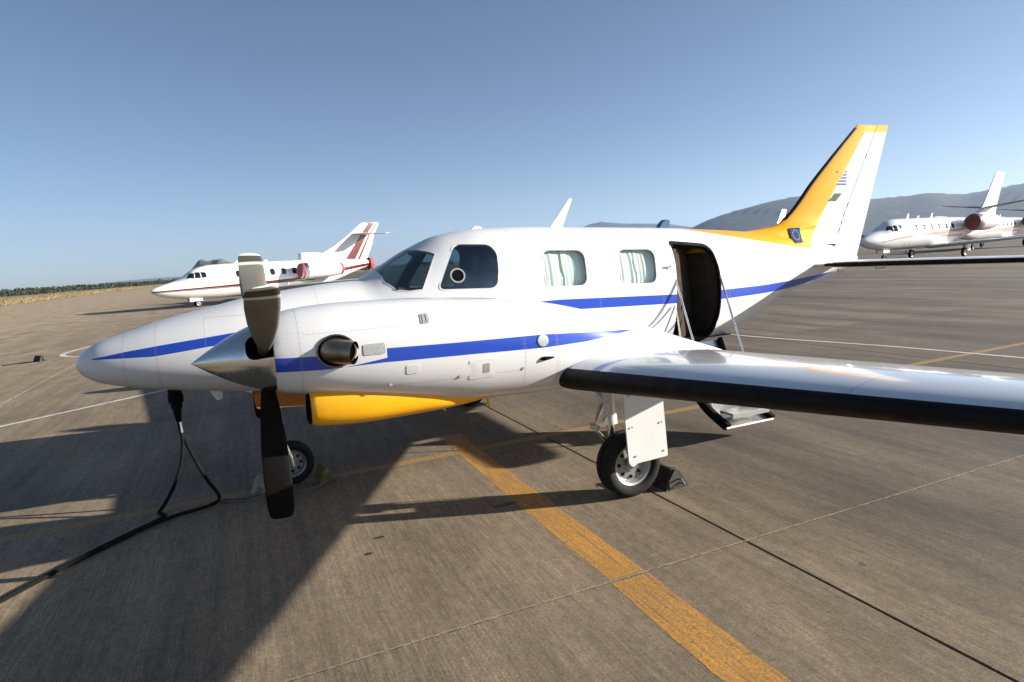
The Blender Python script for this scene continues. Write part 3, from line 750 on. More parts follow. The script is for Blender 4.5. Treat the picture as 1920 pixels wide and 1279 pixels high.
for sg in SIDES:
    V = []; F = []; n = len(FO)
    for l in LS: V += wing_pts(l, FO, .170 - .030 * (l - .4) / 5.7)
    for i in range(len(LS) - 1):
        for k in range(n - 1): F.append((i * n + k, i * n + k + 1, (i + 1) * n + k + 1, (i + 1) * n + k))
        F.append((i * n + n - 1, i * n, (i + 1) * n, (i + 1) * n + n - 1))
    F += [tuple(range(n)), tuple((len(LS) - 1) * n + k for k in range(n))]
    wing = mk('wing', V if sg > 0 else mirror(V), F, MT['wing'], PL, ang=50)
    # black inflatable boot round the leading edge, outboard of the nacelle
    idx = [k for k, (x, y) in enumerate(FO) if (x < .045 if y > .001 else x < .14)]
    V = []; F = []; n = len(idx); BL = list(np.linspace(2.16, 6.0, 17))
    for l in BL:
        P = wing_pts(l, FO, .170 - .030 * (l - .4) / 5.7); m_ = len(P)
        ring = []
        e = min(1., (l - 2.30) / .12 + .35)
        for j, k in enumerate(idx):
            d = P[min(k + 1, m_ - 1)] - P[max(k - 1, 0)]; nn = np.array([d[2], 0, -d[0]]); nn /= np.linalg.norm(nn)
            if nn[0] > 0 and abs(nn[0]) > .5: nn = -nn
            cen = np.array([wle(l) + .25 * (wte(l) - wle(l)), l, wz(l)])
            if nn @ (P[k] - cen) < 0: nn = -nn
            ring.append(P[k] + nn * (.005 if 0 < j < n - 1 else -.002))
        V += ring
    for i in range(len(BL) - 1):
        for k in range(n - 1): F.append((i * n + k, i * n + k + 1, (i + 1) * n + k + 1, (i + 1) * n + k))
    mk('deice_boot', V if sg > 0 else mirror(V), F, MT['boot'], wing, ang=60)
    tank = Body([(2.95, 1.50, 1.50, 0, 2, 2), (3.1, 1.60, 1.40, .10, 2, 2), (3.5, 1.685, 1.315, .185, 2, 2), (4.2, 1.71, 1.29, .21, 2, 2), (4.9, 1.67, 1.33, .17, 2, 2), (5.6, 1.54, 1.46, .04, 2, 2)], 6.2)
    V, F = ringmesh(tank, list(np.linspace(2.951, 5.6, 30)), 28); mk('tip_tank', V if sg > 0 else mirror(V), F, MT['white'], wing)

# ---- engine nacelles
def patch(name, body, x0, x1, z0, z1, mat, parent, sg=1, h=.004, r=.015, mats=None):
    poly = rpoly([(x0, z0), (x1, z0), (x1, z1), (x0, z1)], r, 3)
    o = pane(name, poly, lambda p, off: body.side(p[0], p[1], sg, off), mat, parent, inset=-h, thick=h + .004, rings=3)
    return o
def louvres(g, body, x0, x1, z0, z1, n, sg=1, vertical=True):
    for k in range(n):
        t = (k + .5) / n
        if vertical:
            x = x0 + (x1 - x0) * t; P = [body.side(x, z0 + (z1 - z0) * j / 4, sg, .006) for j in range(5)]
        else:
            z = z0 + (z1 - z0) * t; P = [body.side(x0 + (x1 - x0) * j / 4, z, sg, .006) for j in range(5)]
        g.tube(P, .0018, 5)
for es in SIDES:
    xs = [1.56, 1.566, 1.575, 1.59, 1.61, 1.65, 1.70] + list(np.linspace(1.76, 5.55, 80))
    V, F = ringmesh(NAC, xs, 72, cap0=False)
    # rolled lip and dark face behind the spinner
    n0 = len(V); seg = 72
    for x, s in ((1.556, .985), (1.562, .955), (1.60, .94)):
        zt, zb, hw, nt, nb, zc = NAC.at(1.56)
        for k in range(seg):
            q = 2 * math.pi * k / seg; V.append((x, 1.9 + hw * s * math.cos(q), zc + (zt - zc) * s * math.sin(q)))
    prev = 0
    fm = [0] * len(F)
    for j in range(3):
        b = n0 + j * seg
        for k in range(seg): F.append((prev + k, prev + (k + 1) % seg, b + (k + 1) % seg, b + k)); fm.append(0)
        prev = b
    F.append(tuple(prev + k for k in range(seg))); fm.append(1)
    nac = mk('engine_nacelle', V if es > 0 else mirror(V), F, [MT['nac'], MT['dark']], PL, fm=fm)
    # yellow chin scoop
    SCO = Body([(1.76, 1.30, 1.035, .175, 2.6, 2.8), (1.80, 1.32, 1.020, .19, 2.6, 2.8), (2.2, 1.32, .995, .225, 2.6, 2.8), (2.61, 1.25, 1.0, .215, 2.5, 2.6), (2.9, 1.14, 1.012, .16, 2.4, 2.4), (3.12, 1.07, 1.028, .07, 2.2, 2.2)], 1.92)
    V, F = ringmesh(SCO, [1.76, 1.77, 1.785, 1.80] + list(np.linspace(1.86, 3.12, 34)), 48, cap0=False); fm = [0] * len(F); n0 = len(V); prev = 0
    for x, s in ((1.752, .96), (1.76, .90), (2.05, .82)):
        for k in range(48): p = SCO.p(1.76, 2 * math.pi * k / 48); zc = SCO.at(1.76)[5]; V.append((x + .07 * (p[2] - zc), 1.92 + (p[1] - 1.92) * s, zc + (p[2] - zc) * s))
    for j in range(3):
        b = n0 + j * 48
        for k in range(48): F.append((prev + k, prev + (k + 1) % 48, b + (k + 1) % 48, b + k)); fm.append(1 if j else 2)
        prev = b
    F.append(tuple(prev + k for k in range(48))); fm.append(1)
    mk('intake_scoop', V if es > 0 else mirror(V), F, [MT['yellow'], MT['dark'], MT['boot']], nac, fm=fm)
    g = Geo(); g.tube([(3.12, 1.94, 1.04), (3.14, 1.94, .955)], .013, 8); g.tube([(2.74, 1.98, 1.02), (2.75, 1.98, .985)], .008, 8)
    for o in g.each('drain_pipe', MT['yellow'], nac):
        if es < 0: o.scale.y = -1
    for s in SIDES:
        # exhaust stub: an elbow that leaves the cowl and turns aft
        l0 = 1.9 + s * .20
        P = catmull([(1.90, l0, 1.578), (1.92, 1.9 + s * .275, 1.576), (1.955, 1.9 + s * .330, 1.571), (2.005, 1.9 + s * .372, 1.563), (2.055, 1.9 + s * .405, 1.556)], 5); n = len(P)
        g = Geo(); rr = [.095 - .016 * i / (n - 1) for i in range(n)]
        g.tube(P, rr, 24, 0, cap=False); b = len(g.V)
        g.tube(P[-10:-1] + [P[-1] - (P[-1] - P[-2]) * .05], [rr[n - 10 + i] - .004 for i in range(10)], 24, 1, cap=False)
        g.F.append(tuple(b + k for k in range(24))); g.M.append(1)
        if es < 0: g.V = mirror(g.V)
        g.obj('exhaust_stub', [MT['exhaust'], MT['dark']], nac)
        sf = side_surf(s, NAC)
        out = [(1.95 + .128 * math.cos(q), 1.573 + .108 * math.sin(q)) for q in np.linspace(0, 2 * math.pi, 33)[:-1]]
        V_ = pane('exhaust_opening', out, sf, MT['dark'], nac, inset=-.003, thick=.006, rings=4)
        if es < 0: V_.scale.y = -1
        L = []
        L.append(rim('exhaust_collar', out, sf, MT['exhaust'], nac, .96, 1.04, .008))
        L.append(patch('louvre_panel', NAC, 2.125, 2.275, 1.522, 1.598, MT['vent'], nac, s)); L.append(patch('vent_panel', NAC, 2.545, 2.61, 1.70, 1.768, MT['grey'], nac, s)); L.append(patch('drain_panel', NAC, 2.975, 3.03, 1.295, 1.365, MT['grey'], nac, s))
        g = Geo(); louvres(g, NAC, 2.55, 2.605, 1.707, 1.760, 2, s); L += g.each('louvre', MT['vent'], nac)
        cap = [(3.476 + .043 * math.cos(q), 1.484 + .043 * math.sin(q)) for q in np.linspace(0, 2 * math.pi, 21)[:-1]]
        L.append(pane('filler_cap', cap, sf, MT['alu'], nac, inset=-.008, thick=.01, rings=3)); L.append(rim('filler_ring', cap, sf, MT['steel'], nac, .9, 1.12, .006))
        L.append(patch('service_hatch', NAC, 2.41, 2.50, 1.355, 1.42, MT['white'], nac, s, .003)); L.append(patch('service_hatch', NAC, 2.87, 3.07, 1.255, 1.40, MT['white'], nac, s, .0025))
        g = Geo(); q = NAC.side(3.50, 1.345, s, .0); g.tube([q + np.array([-.05, 0, 0]), q + np.array([-.02, s * .012, 0]), q + np.array([.06, s * .004, 0])], [.012, .016, .006], 8); L.append(g.obj('vent_scoop', MT['dark'], nac))
        for k in range(3):
            q = NAC.side(2.3 + k * .5, 1.29, s, .001); g = Geo(); g.lathe([(-.002, 0.0001), (-.002, .012), (.003, .011), (.003, .0001)], 10, 0, q, 'l'); L.append(g.obj('latch', MT['grey'], nac))
        if es < 0:
            for o in L: o.scale.y = -1
# ---- propellers
PX, PZ, PR = 1.50, 1.555, 1.27
def blade_mesh():
    V = []; F = []; n = 20; R = [.10, .16, .22, .30, .40, .52, .66, .80, .94, 1.06, 1.15, 1.20, 1.228, 1.243, 1.25]
    for r in R:
        t = r / PR
        ch = np.interp(r, [.10, .22, .40, .66, .94, 1.15, 1.215, 1.24, 1.25], [.08, .09, .142, .180, .194, .187, .172, .148, .10])
        th = np.interp(r, [.10, .22, .40, .66, 1.0, 1.27], [.085, .078, .048, .032, .020, .012])
        tw = math.radians(np.interp(r, [.1, .5, 1.27], [24, 12, -6]))
        for k in range(n):
            q = 2 * math.pi * k / n
            x = .5 * ch * math.copysign(abs(math.cos(q)) ** .9, math.cos(q)); y = .5 * th * math.sin(q) * (1 if r < .2 else (.75 + .35 * math.cos(q)))
            V.append((x * math.cos(tw) - y * math.sin(tw), x * math.sin(tw) + y * math.cos(tw), r))
    m = len(R)
    for i in range(m - 1):
        for k in range(n): F.append((i * n + k, i * n + (k + 1) % n, (i + 1) * n + (k + 1) % n, (i + 1) * n + k))
    F += [tuple(range(n))[::-1], tuple((m - 1) * n + k for k in range(n))]
    return V, F
BV, BF = blade_mesh(); BM = [1 if (i % 20) >= 10 else 0 for i in range(len(BF) - 2)] + [0, 0]; bl0 = None
for es, rot in ((1, 6.5), (-1, 0.)):
    prop = bpy.data.objects.new('propeller', None); COL.objects.link(prop); prop.parent = PL; prop.location = (PX, -1.9 * es, PZ); prop.empty_display_size = .2
    g = Geo(); L = []
    for k in range(31):
        t = k / 30; L.append((-.46 + .53 * t, max(.0008, .252 * (1 - (1 - t) ** 1.55))))
    L += [(.07, .235), (.07, .0008)]
    g.lathe(L, 64, 0, (0, 0, 0), 'x')
    sp_ = g.obj('spinner', [MT['spinner'], MT['dark']], prop)
    cut = Geo()
    for k in range(3):
        a = math.radians(180 + rot + 120 * k); d = np.array([0, math.sin(a), math.cos(a)]); e = np.array([0, math.cos(a), -math.sin(a)]); X_ = np.array([1., 0, 0])
        poly = rpoly([(-.115, -.085), (.30, -.085), (.30, .085), (-.115, .085)], [.07, .005, .005, .07], 8); n = len(poly)
        cut.add([X_ * p[0] + e * p[1] + d * .13 for p in poly] + [X_ * p[0] + e * p[1] + d * .4 for p in poly], [tuple(range(n)), tuple(range(n, 2 * n))[::-1]] + [(i, (i + 1) % n, n + (i + 1) % n, n + i) for i in range(n)])
    co = cut.obj('cut', MT['dark'], prop)
    boolean(sp_, [co], ang=30)
    g = Geo(); g.lathe([(-.12, .001), (-.12, .12), (.06, .145), (.06, .001)], 24, 0, (0, 0, 0), 'x'); g.obj('hub', MT['dark'], prop)
    g = Geo(); g.lathe([(.071, .001), (.071, .243), (.081, .246), (.087, .24), (.087, .001)], 48, 0, (0, 0, 0), 'x'); g.obj('back_plate', MT['steel'], prop)
    for k in range(3):
        if bl0 is None: bl = mk('blade', BV, BF, [MT['blade'], MT['bladeback']], prop, fm=BM, ang=40); bl0 = bl
        else: bl = bl0.copy(); COL.objects.link(bl); bl.parent = prop
        bl.rotation_euler = (math.radians(180 + rot + 120 * k), 0, 0)

# ---- tail fin, rudder, tailplane
fle = pchip([2.05, 2.2, 2.28, 2.31, 2.34, 2.44, 2.66, 2.87, 3.25, 3.74], [6.7, 7.1, 7.55, 8.0, 8.24, 8.44, 8.70, 8.90, 9.32, 9.89])
def fhinge(z): return 9.38 + .565 * (z - 2.1)
def fte(z): return 9.89 + .3436 * (z - 1.8)
def fhalf(x, z):
    a = fle(max(z, 2.05)); u = (x - a) / (fte(z) - a); u = min(max(u, 0), 1)
    t = (.075 - .02 * (z - 2.0)) * min(1, (fte(z) - a) / 1.2)
    t += .20 * max(0, min(1, (2.46 - z) / .38)) ** 1.5 * min(1, max(0, (x - 7.2) / 1.2))
    return t * (2.6 * math.sqrt(u) * (1 - u) ** .9 if u < .35 else 2.6 * math.sqrt(.35) * .65 ** .9 * ((1 - u) / .65) ** .9)
def slab(zs, xa, xb, half, n=22, top=True):
    V = []; F = []
    for z in zs:
        a, b = xa(z), xb(z)
        for s in (1, -1):
            for k in range(n + 1):
                u = (k / n) if s > 0 else 1 - k / n
                x = a + (b - a) * (u ** 1.6 if True else u)
                V.append((x, s * half(x, z), z))
    m = 2 * (n + 1)
    for i in range(len(zs) - 1):
        for k in range(m): F.append((i * m + k, i * m + (k + 1) % m, (i + 1) * m + (k + 1) % m, (i + 1) * m + k))
    F += [tuple(range(m))[::-1], tuple((len(zs) - 1) * m + k for k in range(m))]
    return V, F
zs = [2.05, 2.12, 2.2, 2.25, 2.28, 2.295, 2.31, 2.325, 2.34, 2.37, 2.40, 2.44, 2.5, 2.58] + list(np.linspace(2.66, 3.70, 18)) + [3.73, 3.745]
V, F = slab(zs, lambda z: fle(z), lambda z: fhinge(z) - .006, lambda x, z: fhalf(x, z) * (1 if z < 3.72 else .7) + .0015)
fin = mk('tail_fin', V, F, MT['fin'], PL, ang=50)
zs = [1.80, 1.84] + list(np.linspace(1.95, 3.66, 20)) + [3.72, 3.75]
V, F = slab(zs, lambda z: fhinge(z) + .006, fte, lambda x, z: fhalf(x, z) * (1 if z < 3.72 else .7) + .003, 12)
rud = mk('rudder', V, F, MT['fin'], fin, ang=50)
g = Geo()
for z in (2.22, 2.34, 2.46, 2.60, 3.30):
    x = fhinge(z); g.tube([(x - .03 * .49, fhalf(x, z) + .002, z - .028), (x + .03 * .49, fhalf(x, z) + .002, z + .028)], .006, 6)
g.each('rudder_hinge', MT['dark'], fin)
# boot on the fin leading edge
V = []; F = []; ZB = list(np.linspace(2.42, 3.70, 24)); n = 9
for z in ZB:
    a = fle(z)
    for k in range(n):
        u = (k - 4) / 4; x = a + .055 * u * u - (.006 if abs(u) < .95 else 0)
        V.append((x, math.copysign(fhalf(x + .004, z) + (.005 if abs(u) < .95 else -.001), u) if u else 0, z))
for i in range(len(ZB) - 1):
    for k in range(n - 1): F.append((i * n + k, i * n + k + 1, (i + 1) * n + k + 1, (i + 1) * n + k))
mk('deice_boot', V, F, MT['boot'], fin, ang=60)
def fin_plate(name, poly, mats, h=.003, extra=None):
    n = len(poly); V = [(x, fhalf(x, z) + h, z) for x, z in poly] + [(x, fhalf(x, z) - .001, z) for x, z in poly]
    g = Geo(); g.add(V, [tuple(range(n)), tuple(range(n, 2 * n))[::-1]] + [(i, (i + 1) % n, n + (i + 1) % n, n + i) for i in range(n)])
    if extra: extra(g)
    return g.obj(name, mats, fin)
fin_plate('flag_decal', [(9.41, 2.87), (9.62, 2.87), (9.62, 3.08), (9.41, 3.08)], MT['flag'])
fin_plate('logo_decal', [(9.20, 2.655), (9.40, 2.655), (9.53, 2.765), (9.36, 2.765), (9.29, 2.70)], MT['logo'])
def fin_surf_y(x, z):
    a = fhalf(x, z); q = FUS.side(x, z)[1] if z < FUS.at(x)[0] - .002 else 0
    return max(a, q)
g = Geo(); NP = 28; E0 = (8.365, 2.10); sz = .205; V = []; F = []
for i in range(NP + 1):
    for j in range(NP + 1):
        x, z = E0[0] + sz * i / NP + .02 * j / NP, E0[1] + sz * j / NP; V.append((x, fin_surf_y(x, z) + .018, z))
for i in range(NP):
    for j in range(NP): F.append((i * (NP + 1) + j, (i + 1) * (NP + 1) + j, (i + 1) * (NP + 1) + j + 1, i * (NP + 1) + j + 1))
g.add(V, F)
for k in range(12):
    q = 2 * math.pi * k / 12; cx, cz = E0[0] + .11 + .066 * math.sin(q), E0[1] + .1025 + .066 * math.cos(q)
    S5 = [(cx + (.013 if j % 2 == 0 else .0055) * math.sin(j * math.pi / 5), cz + (.013 if j % 2 == 0 else .0055) * math.cos(j * math.pi / 5)) for j in range(10)]
    g.add([(x, fin_surf_y(x, z) + .022, z) for x, z in S5], [tuple(range(10))], 1)
g.obj('star_flag_decal', [MT['euflag'], MT['star']], fin, recalc=False)
FT = foil(20, .10, 0.)
for sg in SIDES:
    V = []; F = []; n = len(FT); LT = [.05, .28, .46, .52, .8, 1.5, 2.2, 2.85, 2.98]
    tle = lambda l: 8.64 + .095 * l; tch = lambda l: 1.02 - .08 * l if l > .5 else .66
    for l in LT:
        k_ = 1. if l < 2.9 else .8
        for x, y in FT: V.append((tle(l) + tch(l) * (.5 + (x - .5) * k_), l, 1.775 + y * tch(l) * k_))
    for i in range(len(LT) - 1):
        for k in range(n - 1): F.append((i * n + k, i * n + k + 1, (i + 1) * n + k + 1, (i + 1) * n + k))
        F.append((i * n + n - 1, i * n, (i + 1) * n, (i + 1) * n + n - 1))
    F += [tuple(range(n)), tuple((len(LT) - 1) * n + k for k in range(n))]
    tp = mk('tailplane', V if sg > 0 else mirror(V), F, MT['white'], PL, ang=50)
    V = []; F = []; BL = list(np.linspace(.46, 2.9, 10)); idx = [k for k, (x, y) in enumerate(FT) if x < .06]; n = len(idx)
    for l in BL:
        for k in idx:
            x, y = FT[k]; V.append((tle(l) + tch(l) * x - .005, l, 1.775 + y * tch(l) * 1.06))
    for i in range(len(BL) - 1):
        for k in range(n - 1): F.append((i * n + k, i * n + k + 1, (i + 1) * n + k + 1, (i + 1) * n + k))
    mk('deice_boot', V if sg > 0 else mirror(V), F, MT['boot'], tp, ang=60)
    g = Geo(); g.tube([(9.0, sg * .42, 1.70), (9.02, sg * .42, 1.66), (9.1, sg * .42, 1.66)], .012, 8); g.tube([(9.1, sg * .9, 1.72), (9.12, sg * .9, 1.69), (9.3, sg * .9, 1.70)], .01, 8); g.each('static_bracket', MT['white'], tp)

# ---- landing gear
def wheel(parent, c, R, w, sg):
    """tyre with grooved tread and cast rim, axle across"""
    g = Geo(); h = w / 2; pr = []
    for a, r in ((-.62, .62), (-.80, .66), (-.97, .76), (-1., .86), (-.93, .94), (-.78, .985), (-.55, 1.0), (-.50, .975), (-.44, 1.0), (-.20, 1.003), (-.16, .975), (-.04, .975), (0, 1.004), (.16, .975), (.20, 1.003), (.44, 1.0), (.50, .975), (.55, 1.0), (.78, .985), (.93, .94), (1., .86), (.97, .76), (.80, .66), (.62, .62)):
        pr.append((a * h, r * R))
    g.lathe(pr, 48, 0, c, 'l'); g.F += []; ty = g.obj('tyre', MT['rubber'], parent, ang=40)
    g = Geo(); pr = [(-.62 * h, .0005), (-.62 * h, .20 * R), (-.30 * h, .24 * R), (-.28 * h, .50 * R), (-.70 * h, .58 * R), (-.78 * h, .64 * R), (-.66 * h, .645 * R), (.66 * h, .645 * R), (.78 * h, .64 * R), (.70 * h, .58 * R), (.28 * h, .50 * R), (.30 * h, .24 * R), (.62 * h, .20 * R), (.66 * h, .0005)]
    g.lathe(pr, 40, 0, c, 'l')
    for k in range(8):
        q = 2 * math.pi * k / 8
        for s in SIDES: g.lathe([(s * .29 * h, .0005), (s * .29 * h, .016), (s * .40 * h, .014), (s * .40 * h, .0005)], 8, 1, (c[0] + .40 * R * math.cos(q), c[1], c[2] + .40 * R * math.sin(q)), 'l')
    rm = g.obj('rim', [MT['rim'], MT['dark']], parent, ang=30)
for sg in SIDES:
    lg = bpy.data.objects.new('main_landing_gear', None); COL.objects.link(lg); lg.parent = PL; lg.empty_display_size = .2
    wc = (4.345, 2.085 * sg, .287); wheel(lg, wc, .287, .19, sg)
    g = Geo(); ls = 2.085 * sg
    g.tube([(4.25, ls - sg * .16, 1.16), (4.27, ls - sg * .16, .66)], .055, 16); g.tube([(4.27, ls - sg * .16, .70), (4.275, ls - sg * .16, .62)], .066, 16)
    g.obj('strut', MT['white'], lg)
    g = Geo(); g.tube([(4.27, ls - sg * .16, .66), (4.30, ls - sg * .16, .36)], .036, 14); g.tube([(4.30, ls - sg * .18, .37), (4.345, ls - sg * .15, .287)], .04, 12); g.tube([(4.345, ls - sg * .18, .287), (4.345, ls + sg * .11, .287)], .024, 12)
    g.obj('oleo_piston', MT['chrome'], lg)
    g = Geo(); g.tube([(4.21, ls - sg * .14, .80), (4.09, ls - sg * .13, .62), (4.24, ls - sg * .14, .44)], .018, 8); g.tube([(4.20, ls - sg * .18, .80), (4.10, ls - sg * .14, .62), (4.25, ls - sg * .18, .44)], .014, 8); g.tube([(4.15, ls + sg * .02, .86), (4.11, ls - sg * .02, .70)], .022, 10); g.lathe([(-.04, .0005), (-.04, .03), (.04, .03), (.04, .0005)], 12, 0, (4.10, ls - sg * .13, .62), 'l')
    g.obj('torque_link', MT['steel'], lg)
    g = Geo(); g.tube([(4.27, ls - sg * .16, .74), (4.27, ls - sg * .55, 1.04)], .025, 10); g.obj('side_brace', MT['steel'], lg)
    g = Geo(); P = rpoly([(4.195, 1.00), (4.236, .345), (4.275, .305), (4.315, .335), (4.635, .345), (4.59, 1.00)], [.01, .02, .02, .02, .02, .01], 3)
    n = len(P); dl = lambda z: .012 * math.sin((z - .3) * 4)
    g.add([(p[0], sg * (2.245 + dl(p[1])), p[1]) for p in P] + [(p[0], sg * (2.262 + dl(p[1])), p[1]) for p in P], [tuple(range(n)), tuple(range(n, 2 * n))[::-1]] + [(i, (i + 1) % n, n + (i + 1) % n, n + i) for i in range(n)])
    g.box((4.30, sg * 2.20, .74), (.05, .10, .04)); g.box((4.30, sg * 2.20, .52), (.04, .10, .03)); gd = g.obj('gear_door', MT['white'], lg, smooth=False)
    for bx, bz in ((4.25, .93), (4.55, .93), (4.27, .66), (4.57, .66), (4.30, .40), (4.59, .40)):
        g = Geo(); g.lathe([(0, .0005), (0, .009), (sg * .005, .007), (sg * .005, .0005)], 8, 0, (bx, sg * (2.262 + dl(bz)), bz), 'l'); g.obj('bolt', MT['grey'], gd)
    g = Geo(); g.tube([(4.31, ls - sg * .2, .95), (4.33, ls - sg * .21, .6), (4.36, ls - sg * .19, .36)], .009, 6); g.obj('brake_hose', MT['blacktop'], lg)
ng = bpy.data.objects.new('nose_landing_gear', None); COL.objects.link(ng); ng.parent = PL; ng.empty_display_size = .2
wheel(ng, (1.69, 0, .215), .215, .15, 1)
g = Geo(); g.tube([(1.57, 0, 1.0), (1.61, 0, .62)], .045, 14); g.obj('strut', MT['white'], ng)
g = Geo(); g.tube([(1.61, 0, .64), (1.63, 0, .48)], .03, 12); g.obj('oleo_piston', MT['chrome'], ng)
g = Geo()
for s in SIDES: g.tube([(1.63, 0, .48), (1.635, s * .10, .45), (1.68, s * .11, .30), (1.69, s * .11, .20)], .022, 10)
g.tube([(1.69, -.12, .215), (1.69, .12, .215)], .018, 10); g.obj('fork', MT['steel'], ng)
g = Geo(); g.tube([(1.58, .03, .78), (1.48, .02, .64), (1.60, .03, .50)], .014, 8); g.tube([(1.60, .05, .82), (1.66, .09, .80)], .03, 10); g.obj('torque_link', MT['steel'], ng)
g = Geo(); g.lathe([(-.05, .001), (-.05, .045), (-.02, .055), (.03, .03), (.03, .001)], 16, 0, (1.53, .0, .80), 'x'); g.obj('taxi_light', MT['rim'], ng)
for s in SIDES:
    g = Geo(); g.prism(rpoly([(1.40, 1.02), (1.42, .86), (1.95, .82), (2.0, .98)], .03, 3), s * .24, s * .255); g.obj('gear_door', MT['shadeyel'], ng, smooth=False)

# ---- open airstair door
st = bpy.data.objects.new('airstair_door', None); COL.objects.link(st); st.parent = PL; st.empty_display_size = .2
# the door is the skin of the opening folded out and down about its sill
H0 = np.array([.60, .965]); ANG = math.radians(47)
def stair_pt(s, off):
    """s = way down the stair from the hinge; skin bulges outwards like the fuselage side"""
    d = np.array([math.cos(ANG), -math.sin(ANG)]); nrm_ = np.array([math.sin(ANG), math.cos(ANG)])
    b = -.12 * math.sin(math.pi * min(s / 1.16, 1)) + (.16 * max(0, (s - .80)) ** 1.2 if s > .8 else 0)
    p = H0 + d * s + nrm_ * (b + off); return p
XA, XB = 6.03, 6.70
def stair_panel(name, off0, off1, mat, x0, x1, s0=0., s1=1.16, n=18):
    V = []; F = []
    for k in range(n + 1):
        s = s0 + (s1 - s0) * k / n
        for x in (x0, x1):
            for off in (off0, off1): p = stair_pt(s, off); V.append((x, p[0], p[1]))
    for k in range(n):
        b = 4 * k; c = b + 4
        F += [(b, c, c + 1, b + 1), (b + 2, b + 3, c + 3, c + 2), (b, b + 2, c + 2, c), (b + 1, c + 1, c + 3, b + 3)]
    F += [(0, 1, 3, 2), (4 * n, 4 * n + 2, 4 * n + 3, 4 * n + 1)]
    return mk(name, V, F, mat, st, ang=40)
stair_panel('door_skin', -.02, .0, MT['white'], XA, XB); stair_panel('door_rim', -.015, .085, MT['seal'], XA - .004, XA + .045); stair_panel('door_rim', -.015, .085, MT['seal'], XB - .045, XB + .004); stair_panel('door_lining', .001, .03, MT['alu'], XA + .05, XB - .05)
for s in (.34, .66, .98):
    p = stair_pt(s, .12); g = Geo(); g.box(((XA + XB) / 2, p[0] + .04, p[1]), (.52, .20, .022)); g.box(((XA + XB) / 2, p[0] + .135, p[1] - .02), (.52, .014, .05)); g.box(((XA + XB) / 2, p[0] - .04, p[1] - .08), (.52, .012, .16)); g.obj('step', MT['alu'], st, smooth=False)
p = stair_pt(1.16, .02); g = Geo(); g.tube([(XA, p[0], p[1]), (XB, p[0], p[1])], .022, 10); g.obj('end_bar', MT['alu'], st)
for a, b, r in (((6.035, .655, 1.78), (XA + .03, *stair_pt(.86, .10)), .011), ((6.735, .60, 1.80), (XB - .02, *stair_pt(.92, .10)), .011), ((6.04, .62, 1.52), (XA + .06, *stair_pt(.10, .06)), .009), ((5.99, .69, 1.46), (5.80, .73, 1.17), .009)):
    g = Geo(); g.tube([a, b], r, 8); g.obj('support_rod', MT['chrome'], st)
# ------------------------------------------------------------------ small things round the aeroplane
def chock(name, c, w, d, h, mat, label, rz=0., loop=None):
    """ridged wedge block lying along l"""
    g = Geo(); P = rpoly([(-d / 2, 0), (d / 2, 0), (d * .30, h * .55), (d * .06, h), (-d * .12, h), (-d * .36, h * .5)], [.004, .004, .02, .015, .015, .02], 3)
    g.prism(P, -w / 2, w / 2)
    for k in (-.3, .3): g.prism(rpoly([(-d * .40, .0), (d * .40, .0), (d * .08, h * 1.05), (-d * .14, h * 1.05)], .008, 2), w * k - .012, w * k + .012)
    g.tube([(0, w / 2, h * .5), (.0, w / 2 + .05, h * .6), (.03, w / 2 + .06, h * .3), (.02, w / 2, h * .3)], .008, 6, 1)
    o = g.obj(name, [mat, MT['rope']], ang=30); o.location = (c[0], -c[1], .001); o.rotation_euler.z = rz
    return tag(o, label, 'chock')
chock('wheel_chock', (4.76, 2.06), .30, .26, .17, MT['chockdark'], 'dark rubber chock wedged behind the main wheel', .06)
chock('wheel_chock', (1.37, .03), .26, .17, .13, MT['chockpale'], 'pale worn chock in front of the nose wheel', -.1)
chock('wheel_chock', (1.99, .06), .26, .17, .14, MT['chockyel'], 'dirty yellow chock behind the nose wheel', .15)
g = Geo(); P = catmull([(1.37, .19, .05), (1.28, .23, .012), (1.15, .20, .009), (1.03, .13, .009), (1.04, .21, .009), (1.14, .28, .009), (1.27, .30, .010), (1.42, .27, .012), (1.56, .30, .009), (1.74, .34, .009), (1.90, .30, .010), (1.99, .22, .05)], 8)
g.tube(P, .008, 7); tag(g.obj('chock_rope', MT['rope']), 'slack rope joining the two chocks at the nose wheel', 'rope')
# small dark chocks left lying on the empty apron at the far left
o = chock('wheel_chock', (-4.25, -15.9), .34, .2, .17, MT['chockdark'], 'small dark chock lying alone on the apron at far left', .7)
g = Geo(); g.tube(catmull([(-4.35, -15.85, .012), (-4.6, -15.7, .012), (-4.8, -15.75, .012), (-5.0, -15.62, .012), (-5.1, -15.7, .012)], 6), .012, 6); tag(g.obj('chock_rope', MT['blacktop']), 'short dark rope beside the lone chock at far left', 'rope')
# ground power cable plugged in under the nose
gp = thing('ground_power_cable', 'black ground power cable hanging from the nose and trailing left', 'cable')
g = Geo(); g.tube([(.735, 0, 1.14), (.735, 0, 1.03)], .058, 14); g.tube([(.735, 0, 1.06), (.735, 0, .985)], .066, 14); g.tube([(.735, 0, .99), (.735, 0, .93)], .05, 14); g.box((.735, .06, 1.0), (.05, .05, .06)); g.obj('plug', MT['blacktop'], gp)
g = Geo(); g.tube([(.735, 0, .94), (.735, .01, .86), (.74, .02, .80)], [.04, .03, .022], 12); g.obj('strain_relief', MT['blacktop'], gp)
g = Geo(); g.tube([(.752, .045, .80), (.757, .06, .70)], .012, 8); g.obj('cable_clip', MT['chrome'], gp)
A = catmull([(.735, .0, .86), (.738, .03, .76), (.75, .06, .64), (.73, .12, .46), (.66, .17, .27), (.56, .19, .10), (.50, .20, .026), (.53, .26, .022), (.56, .33, .022), (.50, .42, .022), (.30, .62, .022), (.02, .95, .022), (-.33, 1.43, .022), (-.9, 2.2, .022), (-1.8, 3.3, .022)], 8)
